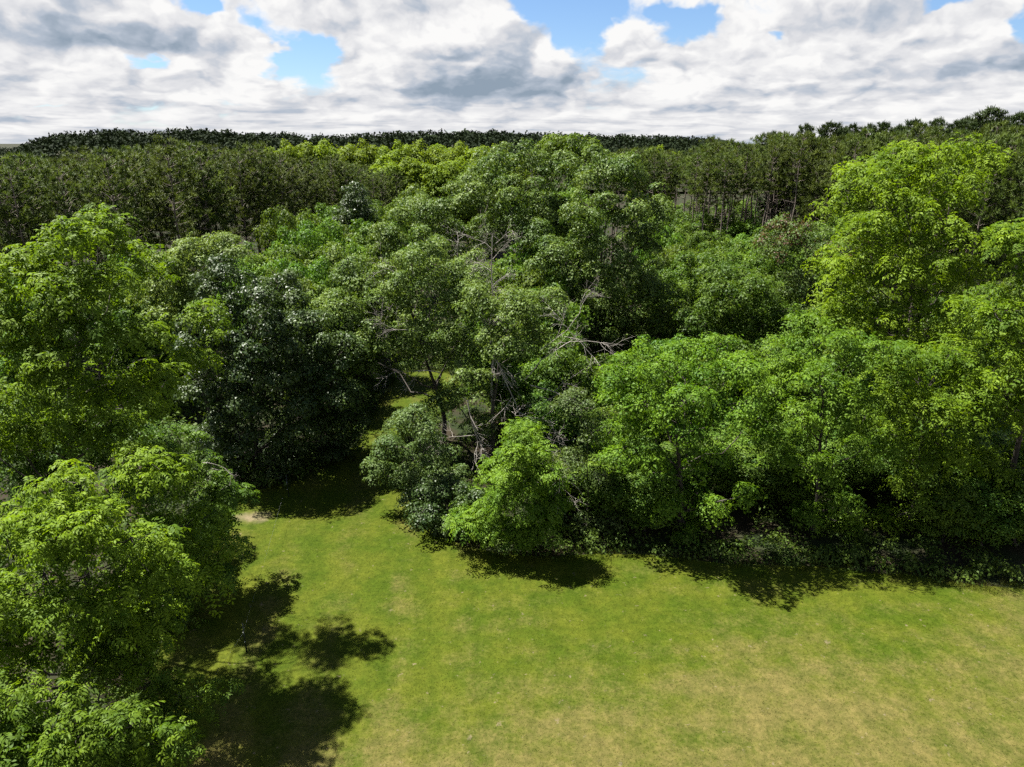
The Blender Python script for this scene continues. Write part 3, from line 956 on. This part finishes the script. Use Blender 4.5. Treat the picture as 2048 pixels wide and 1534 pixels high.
# the big maples behind
px_tree('maple_tree', 'big dark green maple whose crown reaches the horizon above the middle of the wood', 'tree', 74.0,
        ((1000, 345, 48), (1060, 325, 42), (1120, 350, 50), (940, 395, 50), (1045, 410, 62), (870, 430, 46), (985, 470, 56), (900, 480, 52), (820, 430, 40), (1110, 440, 55), (770, 480, 36)),
        'simple', 10, lf('maple_dark', 1.0, 36, 0.72, 0.23, 0.155), trunk=0.34, base=1040, under=0.2, young=0.5)
px_tree('maple_tree', 'huge domed maple with dark shaded foot, tallest of the broadleaf trees in the middle', 'tree', 65.0,
        ((1195, 360, 52), (1250, 345, 42), (1265, 420, 58), (1180, 440, 62), (1120, 520, 60), (1210, 530, 70), (1290, 485, 42), (1140, 610, 58), (1235, 630, 72), (1300, 590, 45), (1190, 700, 58), (1280, 690, 50), (1320, 420, 24), (1070, 470, 40)),
        'simple', 11, lf('maple_dark', 0.95, 38, 0.68, 0.215, 0.145), trunk=0.36, base=1200, under=0.25, young=0.45)
# edge of the wood on the lawn, middle to right
px_tree('walnut_sapling', 'small bright green layered walnut sapling at the lawn edge in front of dead branches', 'tree', 36.0,
        ((1040, 878, 26), (1025, 918, 34), (1068, 915, 26), (1085, 955, 30), (1010, 975, 32), (1050, 965, 28), (985, 1008, 28), (1070, 1015, 34), (945, 1050, 36), (1000, 1058, 38), (1090, 1052, 30), (1045, 1070, 34), (925, 1040, 22), (1110, 1000, 20)),
        'pinnate', 12, lf('bright', 0.66, 8, 0.60, 0.17, 0.066, 4), trunk=0.10, base=1040, under=0.05, young=0.62, back=0.4)
px_tree('shrub', 'grey-green spreading shrub leaning over the bend of the mown path', 'shrub', 41.0,
        ((825, 840, 42), (785, 905, 46), (865, 900, 44), (755, 945, 30), (825, 970, 52), (900, 960, 40)),
        'simple', 13, lf('shrub', 0.68, 34, 0.46, 0.155, 0.10), trunk=0.09, under=0.3, bark='bark', twig=0.5)
px_tree('shrub', 'dark rounded shrub at the lawn corner beside the bright walnut sapling', 'shrub', 38.0,
        ((850, 1030, 40), (905, 1050, 40), (940, 1000, 36), (960, 1090, 34), (890, 1080, 28), (870, 985, 36)),
        'simple', 14, lf('oak', 0.66, 34, 0.46, 0.15, 0.10), trunk=0.08, under=0.4, bark='bark', young=0.6)
px_tree('buckthorn_bush', 'thin dull green bush with bare brown stems between the sapling and the broad bright tree', 'shrub', 37.5,
        ((1150, 810, 42), (1185, 870, 38), (1150, 920, 26), (1195, 960, 36), (1175, 1050, 34), (1215, 1060, 34), (1130, 1070, 30)),
        'simple', 15, lf('shrub', 0.74, 26, 0.46, 0.15, 0.09), trunk=0.07, under=0.2, bark='bark', twig=0.8, young=0.35,
        dead=((at(1165, 990, 35.5), (0.1, -0.1, 1.0), 3.0, 0.03), (at(1150, 960, 35.5), (-0.35, -0.1, 0.9), 3.2, 0.03), (at(1175, 1010, 35.5), (-0.6, -0.1, 0.1), 1.8, 0.02)))
px_tree('box_elder', 'broad bright green tree with dark hollow foot at the middle of the lawn edge', 'tree', 37.6,
        ((1240, 770, 50), (1320, 735, 48), (1400, 745, 50), (1475, 745, 50), (1285, 830, 62), (1370, 825, 70), (1450, 830, 60), (1520, 850, 46), (1300, 925, 60), (1400, 930, 68), (1340, 1020, 58), (1425, 1020, 55), (1495, 990, 42), (1245, 910, 45), (1370, 1075, 40)),
        'simple', 16, lf('bright', 0.76, 34, 0.52, 0.175, 0.105), thin=0.64, back=0.75, trunk=0.2, base=1370, under=0.2, young=0.5)
px_tree('locust_tree', 'tree with loose bright feathery tufts over black shade, right of the broad tree', 'tree', 37.6,
        ((1680, 690, 44), (1640, 760, 50), (1740, 710, 46), (1600, 840, 44), (1700, 820, 56), (1640, 930, 44), (1690, 1010, 48), (1560, 910, 36), (1740, 900, 46), (1620, 1030, 36), (1700, 1070, 32), (1540, 800, 34)),
        'pinnate', 17, lf('bright', 0.84, 7, 0.66, 0.19, 0.075, 3), thin=0.64, back=0.75, trunk=0.18, base=1650, under=0.1, young=0.55)
px_tree('walnut_tree', 'walnut with ragged hanging sprays at the right end of the lawn edge', 'tree', 37.6,
        ((1825, 735, 52), (1900, 720, 50), (1785, 800, 48), (1860, 820, 54), (1790, 890, 54), (1880, 910, 50), (1820, 970, 52), (1890, 1000, 48), (1770, 1050, 46), (1845, 1070, 42), (1930, 840, 44)),
        'pinnate', 18, lf('walnut', 0.86, 7, 0.66, 0.19, 0.075, 3), thin=0.64, back=0.75, trunk=0.2, base=1850, under=0.1, young=0.4)
px_tree('walnut_tree', 'tall yellow-green walnut towering above the pines near the right edge', 'tree', 47.0,
        ((1920, 315, 38), (1850, 320, 42), (1975, 330, 34), (1775, 360, 44), (1900, 390, 60), (1805, 430, 60), (1725, 465, 46), (1880, 490, 66), (1785, 530, 60), (1705, 550, 44), (1935, 555, 46), (1850, 600, 60), (1765, 640, 50), (1690, 620, 38), (1850, 690, 52), (1780, 710, 44), (1910, 660, 46), (1720, 690, 40)),
        'pinnate', 19, lf('walnut', 0.98, 7, 0.76, 0.23, 0.090, 3), trunk=0.28, base=1840, under=0.12, young=0.55)
px_tree('ash_tree', 'light green tree cut off by the right edge of the picture', 'tree', 37.6,
        ((2030, 480, 42), (2065, 560, 55), (1985, 640, 50), (2045, 690, 60), (1975, 770, 52), (2040, 830, 62), (1960, 930, 52), (2035, 970, 66), (1970, 1040, 56), (2060, 1090, 56), (2110, 760, 70), (2110, 900, 70)),
        'pinnate', 20, lf('walnut', 0.90, 7, 0.68, 0.20, 0.080, 3), thin=0.64, back=0.75, trunk=0.22, base=2040, under=0.12, young=0.45)
# right of the middle, farther back
px_tree('cherry_tree', 'dark green round-topped tree behind the broad bright tree', 'tree', 58.0,
        ((1440, 600, 50), (1510, 590, 50), (1560, 640, 46), (1400, 650, 46), (1480, 660, 56), (1430, 560, 38)),
        'simple', 21, lf('young', 0.95, 32, 0.64, 0.22, 0.14), trunk=0.2, young=0.25)
px_tree('cherry_tree', 'dark tree with rust-brown withered shoots in front of the pine trunks', 'tree', 62.0,
        ((1600, 480, 40), (1555, 500, 40), (1650, 525, 46), (1615, 580, 52), (1690, 510, 38), (1560, 450, 26), (1650, 620, 50)),
        'simple', 22, lf('rust', 0.95, 26, 0.62, 0.21, 0.13), trunk=0.2, base=1610, wither=0.22, twig=0.6)
px_tree('maple_tree', 'small dark pointed tree standing alone before the far pines left of the middle', 'tree', 92.0,
        ((710, 385, 22), (705, 415, 30), (725, 440, 30), (690, 445, 26)),
        'simple', 23, lf('oak', 1.1, 26, 0.75, 0.28, 0.18), trunk=0.2)
px_tree('poplar_tree', 'pale tree rising on the horizon above the middle of the wood', 'tree', 118.0,
        ((1110, 290, 24), (1150, 295, 30), (1180, 300, 24), (1140, 330, 36), (1200, 335, 30), (1090, 320, 26)),
        'simple', 24, lf('young', 1.5, 28, 1.0, 0.36, 0.24), trunk=0.3, young=0.6)

# the bare dead tree in the middle
rng = np.random.default_rng(77)
b = np.array([at(985, 600, 48.5)[0], 48.5, 0.0])
t = thing('dead_tree', 'bare grey dead tree standing among the silver maples in the middle', 'tree', b)
tb = Tubes()
top = at(985, 470, 47.5) - b
pts = bend((0, 0, -0.2), top, rng, 9, wob=0.012)
tb.add(pts, np.linspace(0.13, 0.025, 9), 7)
link('trunk', tb.mesh('trunk', M['dead']), t)
for k in range(15):
    a = pts[4] + (pts[8] - pts[4]) * rng.uniform(0.05, 0.95)
    td = Tubes()
    th = rng.uniform(0, 6.28)
    dead_spray(td, a, (math.cos(th), math.sin(th) - 0.3, rng.uniform(0.6, 1.3)), rng.uniform(1.6, 3.0), rng, 0.032, 3)
    link('branch', td.mesh('branch', M['dead']), t)

# ------------------------------------------------------------------ repeats: young trees, far bright trees, pines
def copy_tree(root, loc, rz, s, sz=None):
    r = root.copy()
    COL.objects.link(r)
    r.location = [float(v) for v in loc]
    r.rotation_euler = (0, 0, rz)
    r.scale = (s, s, s if sz is None else sz)
    for ch in root.children:
        c = ch.copy()
        COL.objects.link(c)
        c.parent = r
    return r

def proto(name, label, cat, group, seed, H, W, z0, n, leaf, bark='bark_dark', kind='simple', under=0.2, young=None):
    """a free-standing crown of n lobes, H high and W wide, its foliage starting at z0"""
    rng = np.random.default_rng(seed)
    L = []
    for i in range(n):
        u = (i + 0.5) / n
        z = z0 + (H - z0) * (0.12 + 0.80 * u)
        prof = math.sin(math.pi * min(1, 0.18 + 0.80 * (1 - u) ** 0.85)) ** 0.7
        a = i * 2.4 + rng.uniform(-0.4, 0.4)
        r = W * rng.uniform(0.17, 0.25)
        d = max(0.0, W * 0.5 * prof - r * 0.8) * rng.uniform(0.7, 1.1)
        L.append((d * math.cos(a), d * math.sin(a), min(z, H - r * 0.8), r))
    return grow(name, label, cat, (0, 0, 0), np.array(L), kind, rng, leaf, bark, W * 0.022, under, group=group, young=young)

# (px, py of the top, distance, width in m) of each young tree of the gap between the pine stands
YLAB = 'young bushy green tree in the thicket in front of the pine stands'
YGRP = 'young trees in front of the pine stands'
protos = [proto('young_tree', YLAB, 'tree', YGRP, 100 + i, 9.0, 6.4, 0.8, 15, lf('young', 0.98, 30, 0.66, 0.23, 0.145), young=0.35 + 0.1 * i) for i in range(3)]
spots = [(555, 430, 78), (600, 425, 84), (640, 440, 80), (590, 470, 72), (545, 500, 66), (640, 490, 70), (610, 530, 63), (500, 520, 64), (680, 455, 86), (660, 420, 98), (740, 420, 92), (780, 400, 98), (760, 450, 84), (700, 490, 74),
         (720, 520, 66), (830, 390, 105), (570, 545, 58), (640, 570, 58), (300, 520, 60), (250, 570, 58), (220, 545, 62), (480, 500, 72), 
         (1330, 460, 88), (1370, 462, 92), (1410, 472, 90), (1450, 470, 96), (1500, 472, 94), (1545, 462, 92), (1350, 490, 80), (1400, 500, 78), (1450, 495, 82), (1500, 500, 78), (1550, 480, 80), (1340, 540, 72), (1380, 560, 68),
         (1440, 530, 72), (1500, 540, 70), (1540, 560, 66), (1350, 610, 60), (1330, 680, 54), (1400, 700, 49), (1560, 690, 50), (1500, 690, 48), (1600, 660, 54), (1640, 450, 84), (1690, 440, 88), (1720, 560, 64), (1660, 600, 58), (1380, 430, 112), (1345, 405, 150), (1400, 400, 152), (1450, 402, 150), (1500, 398, 152), (1550, 402, 148), (1120, 365, 96), (1080, 380, 92), (1160, 380, 90),
         (1440, 440, 112), (1500, 440, 110), (1310, 420, 112), (1700, 660, 52), (1780, 690, 50), (1950, 600, 56), (1250, 720, 52), (1180, 760, 50), (40, 640, 52), (-30, 560, 56), (1860, 680, 52), (2000, 560, 60), (1420, 640, 58), (1000, 520, 62), (1040, 535, 60), (1060, 500, 66), (1010, 560, 58), (1060, 550, 60), (1100, 590, 56), (1000, 600, 54), (1090, 660, 52), (1130, 700, 50), (1060, 720, 49), (1180, 820, 46), (1100, 800, 46), (1270, 800, 47), (1230, 900, 42), (1290, 960, 41), (1450, 960, 42), (1530, 930, 41), (1590, 980, 40), (1680, 960, 42), (1760, 980, 42), (1830, 940, 43), (1910, 960, 42), (1990, 940, 42), (2060, 960, 41), (1560, 840, 45), (1660, 860, 45), (1780, 840, 46), (1880, 830, 46), (1480, 880, 44), (1970, 800, 47), (1380, 980, 41), (1250, 1010, 38.3), (1290, 1050, 37.3), (1210, 1040, 38.5), (1880, 1090, 36.2), (1960, 1100, 35.8), (2030, 1100, 35.8), (1110, 1010, 39.5)]
rng = np.random.default_rng(31)
usedp = set()
for i, (px, py, Y) in enumerate(spots):
    c = at(px, py, Y)
    s = max(0.45, c[2] / 9.0)
    k = i % 3
    o = protos[k] if k not in usedp else copy_tree(protos[k], c, 0, 1)
    usedp.add(k)
    o.location = (float(c[0]), Y, 0.0)
    o.rotation_euler = (0, 0, rng.uniform(0, 6.28))
    if Y < 52:
        o['label'] = 'low leafy bush filling the shade under the trees along the lawn edge'
        o['group'] = 'bushes in the shade of the wood edge'
        o['category'] = 'bush'
        o.name = 'bush'
    w = rng.uniform(0.75, 1.05) * min(1.25, 0.45 + 0.5 * s + 0.1)
    o.scale = (w, w, s)

fb = [proto('aspen_tree', 'bright yellow-green round tree in the row behind the far pines', 'tree', 'bright trees along the far edge of the pines', 130 + i, 21.0, 10.5, 3.0, 20, lf('far_bright', 1.9, 26, 1.25, 0.5, 0.34), young=0.5) for i in range(2)]
far_spots = [(560, 291, 165), (600, 288, 170), (645, 290, 172), (690, 292, 176), (715, 290, 168), (750, 296, 180), (785, 292, 174), (815, 293, 182), (850, 290, 178), (880, 292, 186), (915, 293, 180), (950, 296, 176), (980, 300, 170), (830, 318, 150),
             (770, 322, 150), (880, 325, 148), (930, 325, 150), (1010, 310, 160), (1330, 300, 190), (1290, 298, 190)]
front_row = sorted(range(len(far_spots)), key=lambda q: far_spots[q][0])
ORDN = ('first', 'second', 'third', 'fourth', 'fifth', 'sixth', 'seventh', 'eighth', 'ninth', 'tenth', 'eleventh', 'twelfth', 'thirteenth', 'fourteenth', 'fifteenth', 'sixteenth', 'seventeenth', 'eighteenth', 'nineteenth', 'twentieth')
for i, (px, py, Y) in enumerate(far_spots):
    c = at(px, py, Y)
    o = fb[i] if i < 2 else copy_tree(fb[i % 2], c, 0, 1)
    o.location = (float(c[0]), Y, 0.0)
    o.rotation_euler = (0, 0, rng.uniform(0, 6.28))
    w = rng.uniform(0.8, 1.1)
    o.scale = (w, w, c[2] / 21.0)
    o['label'] = 'bright yellow-green tree beyond the far pines, %s of them counting from the left' % ORDN[front_row.index(i)]

def pine(name, label, group, seed, H, crown0, W, mat, tuft=0.33, nb=6, step=0.62, spread=0.0, top_round=0.55, blades=8, up=0.35, bare=10):
    rng = np.random.default_rng(seed)
    t = thing(name, label, 'pine tree', (0, 0, 0), group)
    tb = Tubes()
    pts = bend((0, 0, -0.3), (rng.normal(0, 0.25), rng.normal(0, 0.25), H), rng, 12, wob=0.004)
    tb.add(pts, np.linspace(0.17, 0.03, 12) * H / 21.0 + 0.01, 7)
    P, A = [], []
    z = crown0
    while z < H - 0.2:
        u = (z - crown0) / (H - crown0)
        prof = (min(1.0, 0.55 + 1.3 * u) * (1 - u ** 2.6) ** top_round) * W * 0.5
        m_ = nb + int(rng.integers(-1, 2))
        a0 = rng.uniform(0, 6.28)
        c = np.array([np.interp(z, pts[:, 2], pts[:, i]) for i in range(3)])
        for k in range(m_):
            a = a0 + k * 6.283 / m_ + rng.normal(0, 0.25)
            ln = max(0.35, prof * rng.uniform(0.6, 1.2))
            d = np.array([math.cos(a), math.sin(a), up * rng.uniform(0.2, 1.3) + u * 0.7 - 0.1])
            e = c + d * ln
            b_ = bend(c, e, rng, 5, sag=-0.05, wob=0.03)
            tb.add(b_, np.linspace(0.026, 0.008, 5), 3)
            npom = max(1, int(round(ln * 1.35)))
            sd_ = np.array([-math.sin(a), math.cos(a), 0.0])
            for q_ in range(npom):
                tq = 1.0 - 0.62 * q_ / max(npom, 1) * rng.uniform(0.8, 1.2)
                side_ = 0.0 if q_ == 0 else rng.normal(0, 0.34) * ln ** 0.5
                pc = np.array([np.interp(tq, np.linspace(0, 1, 5), b_[:, i]) for i in range(3)]) + sd_ * side_ + np.array([0, 0, 0.10 * rng.random()])
                P.append(pc)
                A.append(unit(d * 0.45 + np.array([0, 0, 0.8]) + sd_ * side_ * 0.4 + rng.normal(0, 0.15, 3)))
        z += step * rng.uniform(0.8, 1.2)
    for k in range(bare):
        z = crown0 - rng.uniform(0.2, 5.5)
        a = rng.uniform(0, 6.28)
        c = np.array([np.interp(z, pts[:, 2], pts[:, i]) for i in range(3)])
        e = c + np.array([math.cos(a), math.sin(a), rng.uniform(-0.2, 0.3)]) * rng.uniform(0.6, 2.2)
        tb.add(bend(c, e, rng, 4, wob=0.04), np.linspace(0.03, 0.012, 4), 3)
    P, A = np.array(P), np.array(A)
    n = len(P)
    idx = np.repeat(np.arange(n), blades)
    m = n * blades
    sz_ = rng.uniform(0.7, 1.35, n)[idx]
    dirs = unit(A[idx] * 0.75 + rng.normal(0, 0.72, (m, 3)))
    sidev = unit(np.cross(dirs, np.array([0, 0, 1.0]) + rng.normal(0, 0.35, (m, 3))))
    L = (tuft * rng.uniform(0.75, 1.2, m) * sz_)[:, None]
    w = tuft * 0.20
    p0 = P[idx] + rng.normal(0, tuft * 0.22, (m, 3)) * np.array([1, 1, 0.4])
    V = np.stack([p0 - sidev * w * 0.5, p0 + sidev * w * 0.5, p0 + dirs * L + sidev * w * 0.15, p0 + dirs * L - sidev * w * 0.15], 1).reshape(-1, 3)
    tint = np.clip(rng.normal(0.45, 0.28, n)[idx] + rng.normal(0, 0.1, m), 0, 1)
    link('crown', mesh_np('crown', V, np.arange(m * 4).reshape(-1, 4), M[mat], np.repeat(tint, 4)), t)
    link('trunk', tb.mesh('trunk', M['bark_pine']), t)
    TRIS[0] += m * 2
    t['top'] = float(V[:, 2].max())
    return t

PL = ('straight red pine with thin bare lower branches in the stand behind the oak and ash', 'red pines of the near stand')
PR = ('straight red pine with tall bare trunk in the stand beyond the middle thicket', 'red pines of the far stand')
lowp = [pine('red_pine', PR[0], PR[1], 220, 21.0, 6.5, 5.6, 'pine', tuft=0.44, nb=5, step=0.78, blades=30, bare=6)]
near = [pine('red_pine', PL[0], PL[1], 200 + i, 20.0, 9.5 + i * 1.2, 5.6, 'pine', tuft=0.42, nb=5, step=0.74, blades=30, bare=22) for i in range(3)]
farp = [pine('red_pine', PR[0], PR[1], 210 + i, 21.0, 14.2 + i * 0.8, 5.0, 'pine', top_round=0.8, tuft=0.44, nb=5, step=0.70, blades=30, bare=12) for i in range(3)]
rng = np.random.default_rng(41)

def stand(protos, area, spacing, jitter, hfun, flag):
    """rows of pines over an area given as a test on (x, y)"""
    n = 0
    ys = np.arange(55, 190, spacing)
    for r_, y in enumerate(ys):
        for x in np.arange(-140, 150, spacing * 0.85):
            X = x + rng.normal(0, jitter) + (r_ % 2) * spacing * 0.4
            Yy = y + rng.normal(0, jitter)
            hz = hfun(X, Yy)
            if not area(X, Yy) or hz is None:
                continue
            k = int(rng.integers(0, len(protos)))
            if flag == 'far':
                k = len(protos) - 1 if pxof(X, Yy) > 1620 else min(k, len(protos) - 2)
            if (flag, k) in usedp:
                o = copy_tree(protos[k], (X, Yy, 0), 0, 1)
            else:
                o = protos[k]
                usedp.add((flag, k))
            s = hz / o['top']
            w = s * rng.uniform(0.88, 1.12)
            o.location = (X, Yy, 0)
            o.rotation_euler = (rng.normal(0, 0.012), rng.normal(0, 0.012), rng.uniform(0, 6.28))
            o.scale = (w, w, s)
            n += 1
    return n

def pxof(X, Y, z=20.0):
    dv = np.array([X, Y, z - CAM_H])
    dep = dv[1] * CP - dv[2] * SP
    return 1024 + FPX * dv[0] / dep

def near_area(X, Y):
    p = pxof(X, Y)
    if p < -90 or p > 800:
        return False
    front = np.interp(p, (-100, 0, 260, 400, 520, 600, 800), (60, 60, 66, 74, 86, 112, 128))
    return front < Y < front + np.interp(p, (-100, 400, 520, 800), (30, 30, 26, 20))

def near_h(X, Y):
    p = pxof(X, Y)
    y = np.interp(p, (-90, 0, 120, 230, 300, 500, 560, 800), (312, 312, 306, 290, 278, 284, 304, 330)) + rng.normal(8, 11)
    return at(p, y, Y)[2]

def far_area(X, Y):
    p = pxof(X, Y)
    if p < 1225 or p > 2120:
        return False
    front = np.interp(p, (1225, 1330, 1420, 1560, 1700, 1900, 2120), (128, 118, 104, 98, 88, 74, 66))
    return front < Y < front + np.interp(p, (1225, 1500, 2120), (26, 42, 46))

def far_h(X, Y):
    p = pxof(X, Y)
    y = np.interp(p, (1225, 1340, 1450, 1560, 1700, 1900, 2120), (300, 296, 280, 272, 268, 260, 252)) + rng.normal(8, 12)
    return at(p, y, Y)[2]

n1_ = stand(near, near_area, 4.6, 0.9, near_h, 'near')
n2_ = stand(farp + lowp, far_area, 4.8, 0.9, far_h, 'far')

WL = 'dark white pine standing above the red pines on the skyline at the right'
WG = 'white pines on the skyline'
wp = [pine('white_pine', WL, WG, 230 + i, 26.0, 7.0, 8.0, 'white_pine', tuft=0.60, nb=6, step=0.62, blades=28, up=0.55, top_round=0.72) for i in range(2)]

wsp = [(1548, 258, 140, 0.8), (1568, 262, 138, 0.7), (1615, 243, 136, 0.8), (1662, 238, 130, 1.15), (1690, 250, 132, 0.9), (1715, 242, 136, 0.8), (1742, 243, 134, 0.8), (1775, 238, 134, 0.9), (1800, 245, 134, 0.8), (1832, 233, 132, 1.0), (1876, 231, 132, 0.9),
       (1912, 236, 132, 0.8), (1935, 229, 132, 0.9), (1962, 235, 130, 0.9), (1988, 209, 126, 1.35), (2015, 236, 128, 0.9), (2042, 219, 128, 1.1)]
for i, (px, py, Y, w) in enumerate(wsp):
    c = at(px, py, Y)
    o = wp[i] if i < 2 else copy_tree(wp[i % 2], c, 0, 1)
    s = c[2] / o['top']
    o.location = (float(c[0]), Y, 0)
    o.rotation_euler = (0, 0, rng.uniform(0, 6.28))
    o.scale = (s * w, s * w, s)
    o['label'] = 'dark white pine above the red pines on the skyline, %s counting from its left end' % ORDN[i]

# ------------------------------------------------------------------ undergrowth along the edges of the wood
rng = np.random.default_rng(51)
E = np.array(edge)
seg = np.linalg.norm(np.diff(E, axis=0), axis=1)
cum = np.concatenate([[0], np.cumsum(seg)])
nu = 700
s_ = rng.uniform(0, cum[-1], nu)
ex = np.interp(s_, cum, E[:, 0])
ey = np.interp(s_, cum, E[:, 1])
tx = np.interp(s_ + 0.5, cum, E[:, 0]) - ex
ty = np.interp(s_ + 0.5, cum, E[:, 1]) - ey
tl = np.hypot(tx, ty) + 1e-6
offs = rng.exponential(0.9, nu) + 0.25
cx_ = ex + ty / tl * offs
cy_ = ey - tx / tl * offs
out_ = ~inside(np.stack([ex + ty / tl * 0.6, ey - tx / tl * 0.6], 1), poly)
cx_ = np.where(out_, cx_, ex - ty / tl * offs)
cy_ = np.where(out_, cy_, ey + tx / tl * offs)
ex2 = rng.uniform(-45, 48, 2600)
ey2 = rng.uniform(29, 70, 2600)
k2 = ~inside(np.stack([ex2, ey2], 1), poly) & (np.abs(ex2) < ey2 * 0.8 + 4)
cx_, cy_, offs = np.concatenate([cx_, ex2[k2]]), np.concatenate([cy_, ey2[k2]]), np.concatenate([offs, rng.uniform(0.3, 1.6, k2.sum())])
nu = len(cx_)
C = np.stack([cx_, cy_, rng.uniform(0.1, 0.75, nu) * np.clip(0.3 + np.abs(offs), 0.3, 1.3)], 1)
D = unit(rng.normal(0, 0.5, (nu, 3)) + np.array([0, -0.2, 1.0]))
V, F, T = simple_foliage(C, D, rng, 42, 0.52, 0.19, 0.11, young=0.4)
ex3 = rng.uniform(-75, 90, 2600)
ey3 = rng.uniform(24, 130, 2600)
k3 = ~inside(np.stack([ex3, ey3], 1), poly) & (np.abs(ex3) < ey3 * 0.8 + 4) & ((ey3 > 62) | (ex3 < -14))
C3 = np.stack([ex3[k3], ey3[k3], rng.uniform(0.2, 1.3, k3.sum())], 1)
V3, F3, T3 = simple_foliage(C3, unit(rng.normal(0, 0.5, C3.shape) + np.array([0, -0.2, 1.0])), rng, 24, 1.1, 0.46, 0.27, young=0.3)
F, V, T = np.concatenate([F, F3 + len(V)]), np.concatenate([V, V3]), np.concatenate([T, T3])
V[:, 2] = np.maximum(V[:, 2], 0.01)
o = link('undergrowth', mesh_np('undergrowth', V, F, M['weed'], T))
tag(o, 'low weeds and brambles along the foot of the trees', 'undergrowth', kind='stuff')
TRIS[0] += len(F) * 2

# ------------------------------------------------------------------ wire fence at the lawn edge
def box(x, y, z, sx, sy, sz):
    c = np.array([(i, j, k_) for i in (-1, 1) for j in (-1, 1) for k_ in (-1, 1)], float) * 0.5
    V = c * np.array([sx, sy, sz]) + np.array([x, y, z])
    F = [(0, 1, 3, 2), (4, 6, 7, 5), (0, 4, 5, 1), (2, 3, 7, 6), (0, 2, 6, 4), (1, 5, 7, 3)]
    return V, np.array(F)

p1, p2, p0 = ground(493, 1305), ground(577, 995), ground(330, 1560)
fence = thing('wire_fence', 'thin wire fence on dark steel posts along the left edge of the lawn', 'fence', (float(p1[0]), float(p1[1]), 0.0))
for q in (p1, p2, p0):
    r_ = q - p1
    A_ = [box(r_[0], r_[1], 0.78, 0.012, 0.055, 1.66), box(r_[0] + 0.022, r_[1], 0.78, 0.034, 0.012, 1.65)]
    V = np.concatenate([a[0] for a in A_])
    F = np.concatenate([a[1] + 8 * i for i, a in enumerate(A_)])
    po = link('post', mesh_np('post', V, F, M['steel']), fence)
    for hz, hh_ in ((1.12, 0.03), (0.60, 0.03)):
        V, F = box(r_[0], r_[1] - 0.02, hz, 0.03, 0.04, hh_)
        link('insulator', mesh_np('insulator', V, F, M['white']), po)
for hz in (1.12,):
    tb = Tubes()
    for a, b_ in ((p0, p1), (p1, p2)):
        aa, bb = a - p1 + np.array([0, -0.035, hz]), b_ - p1 + np.array([0, -0.035, hz])
        tb.add(bend(aa, bb, rng, 8, sag=-0.006, wob=0.0), np.full(8, 0.0022), 4)
    link('wire', tb.mesh('wire', M['wire']), fence)
print('TRIS', TRIS[0], 'pines', n1_, n2_)
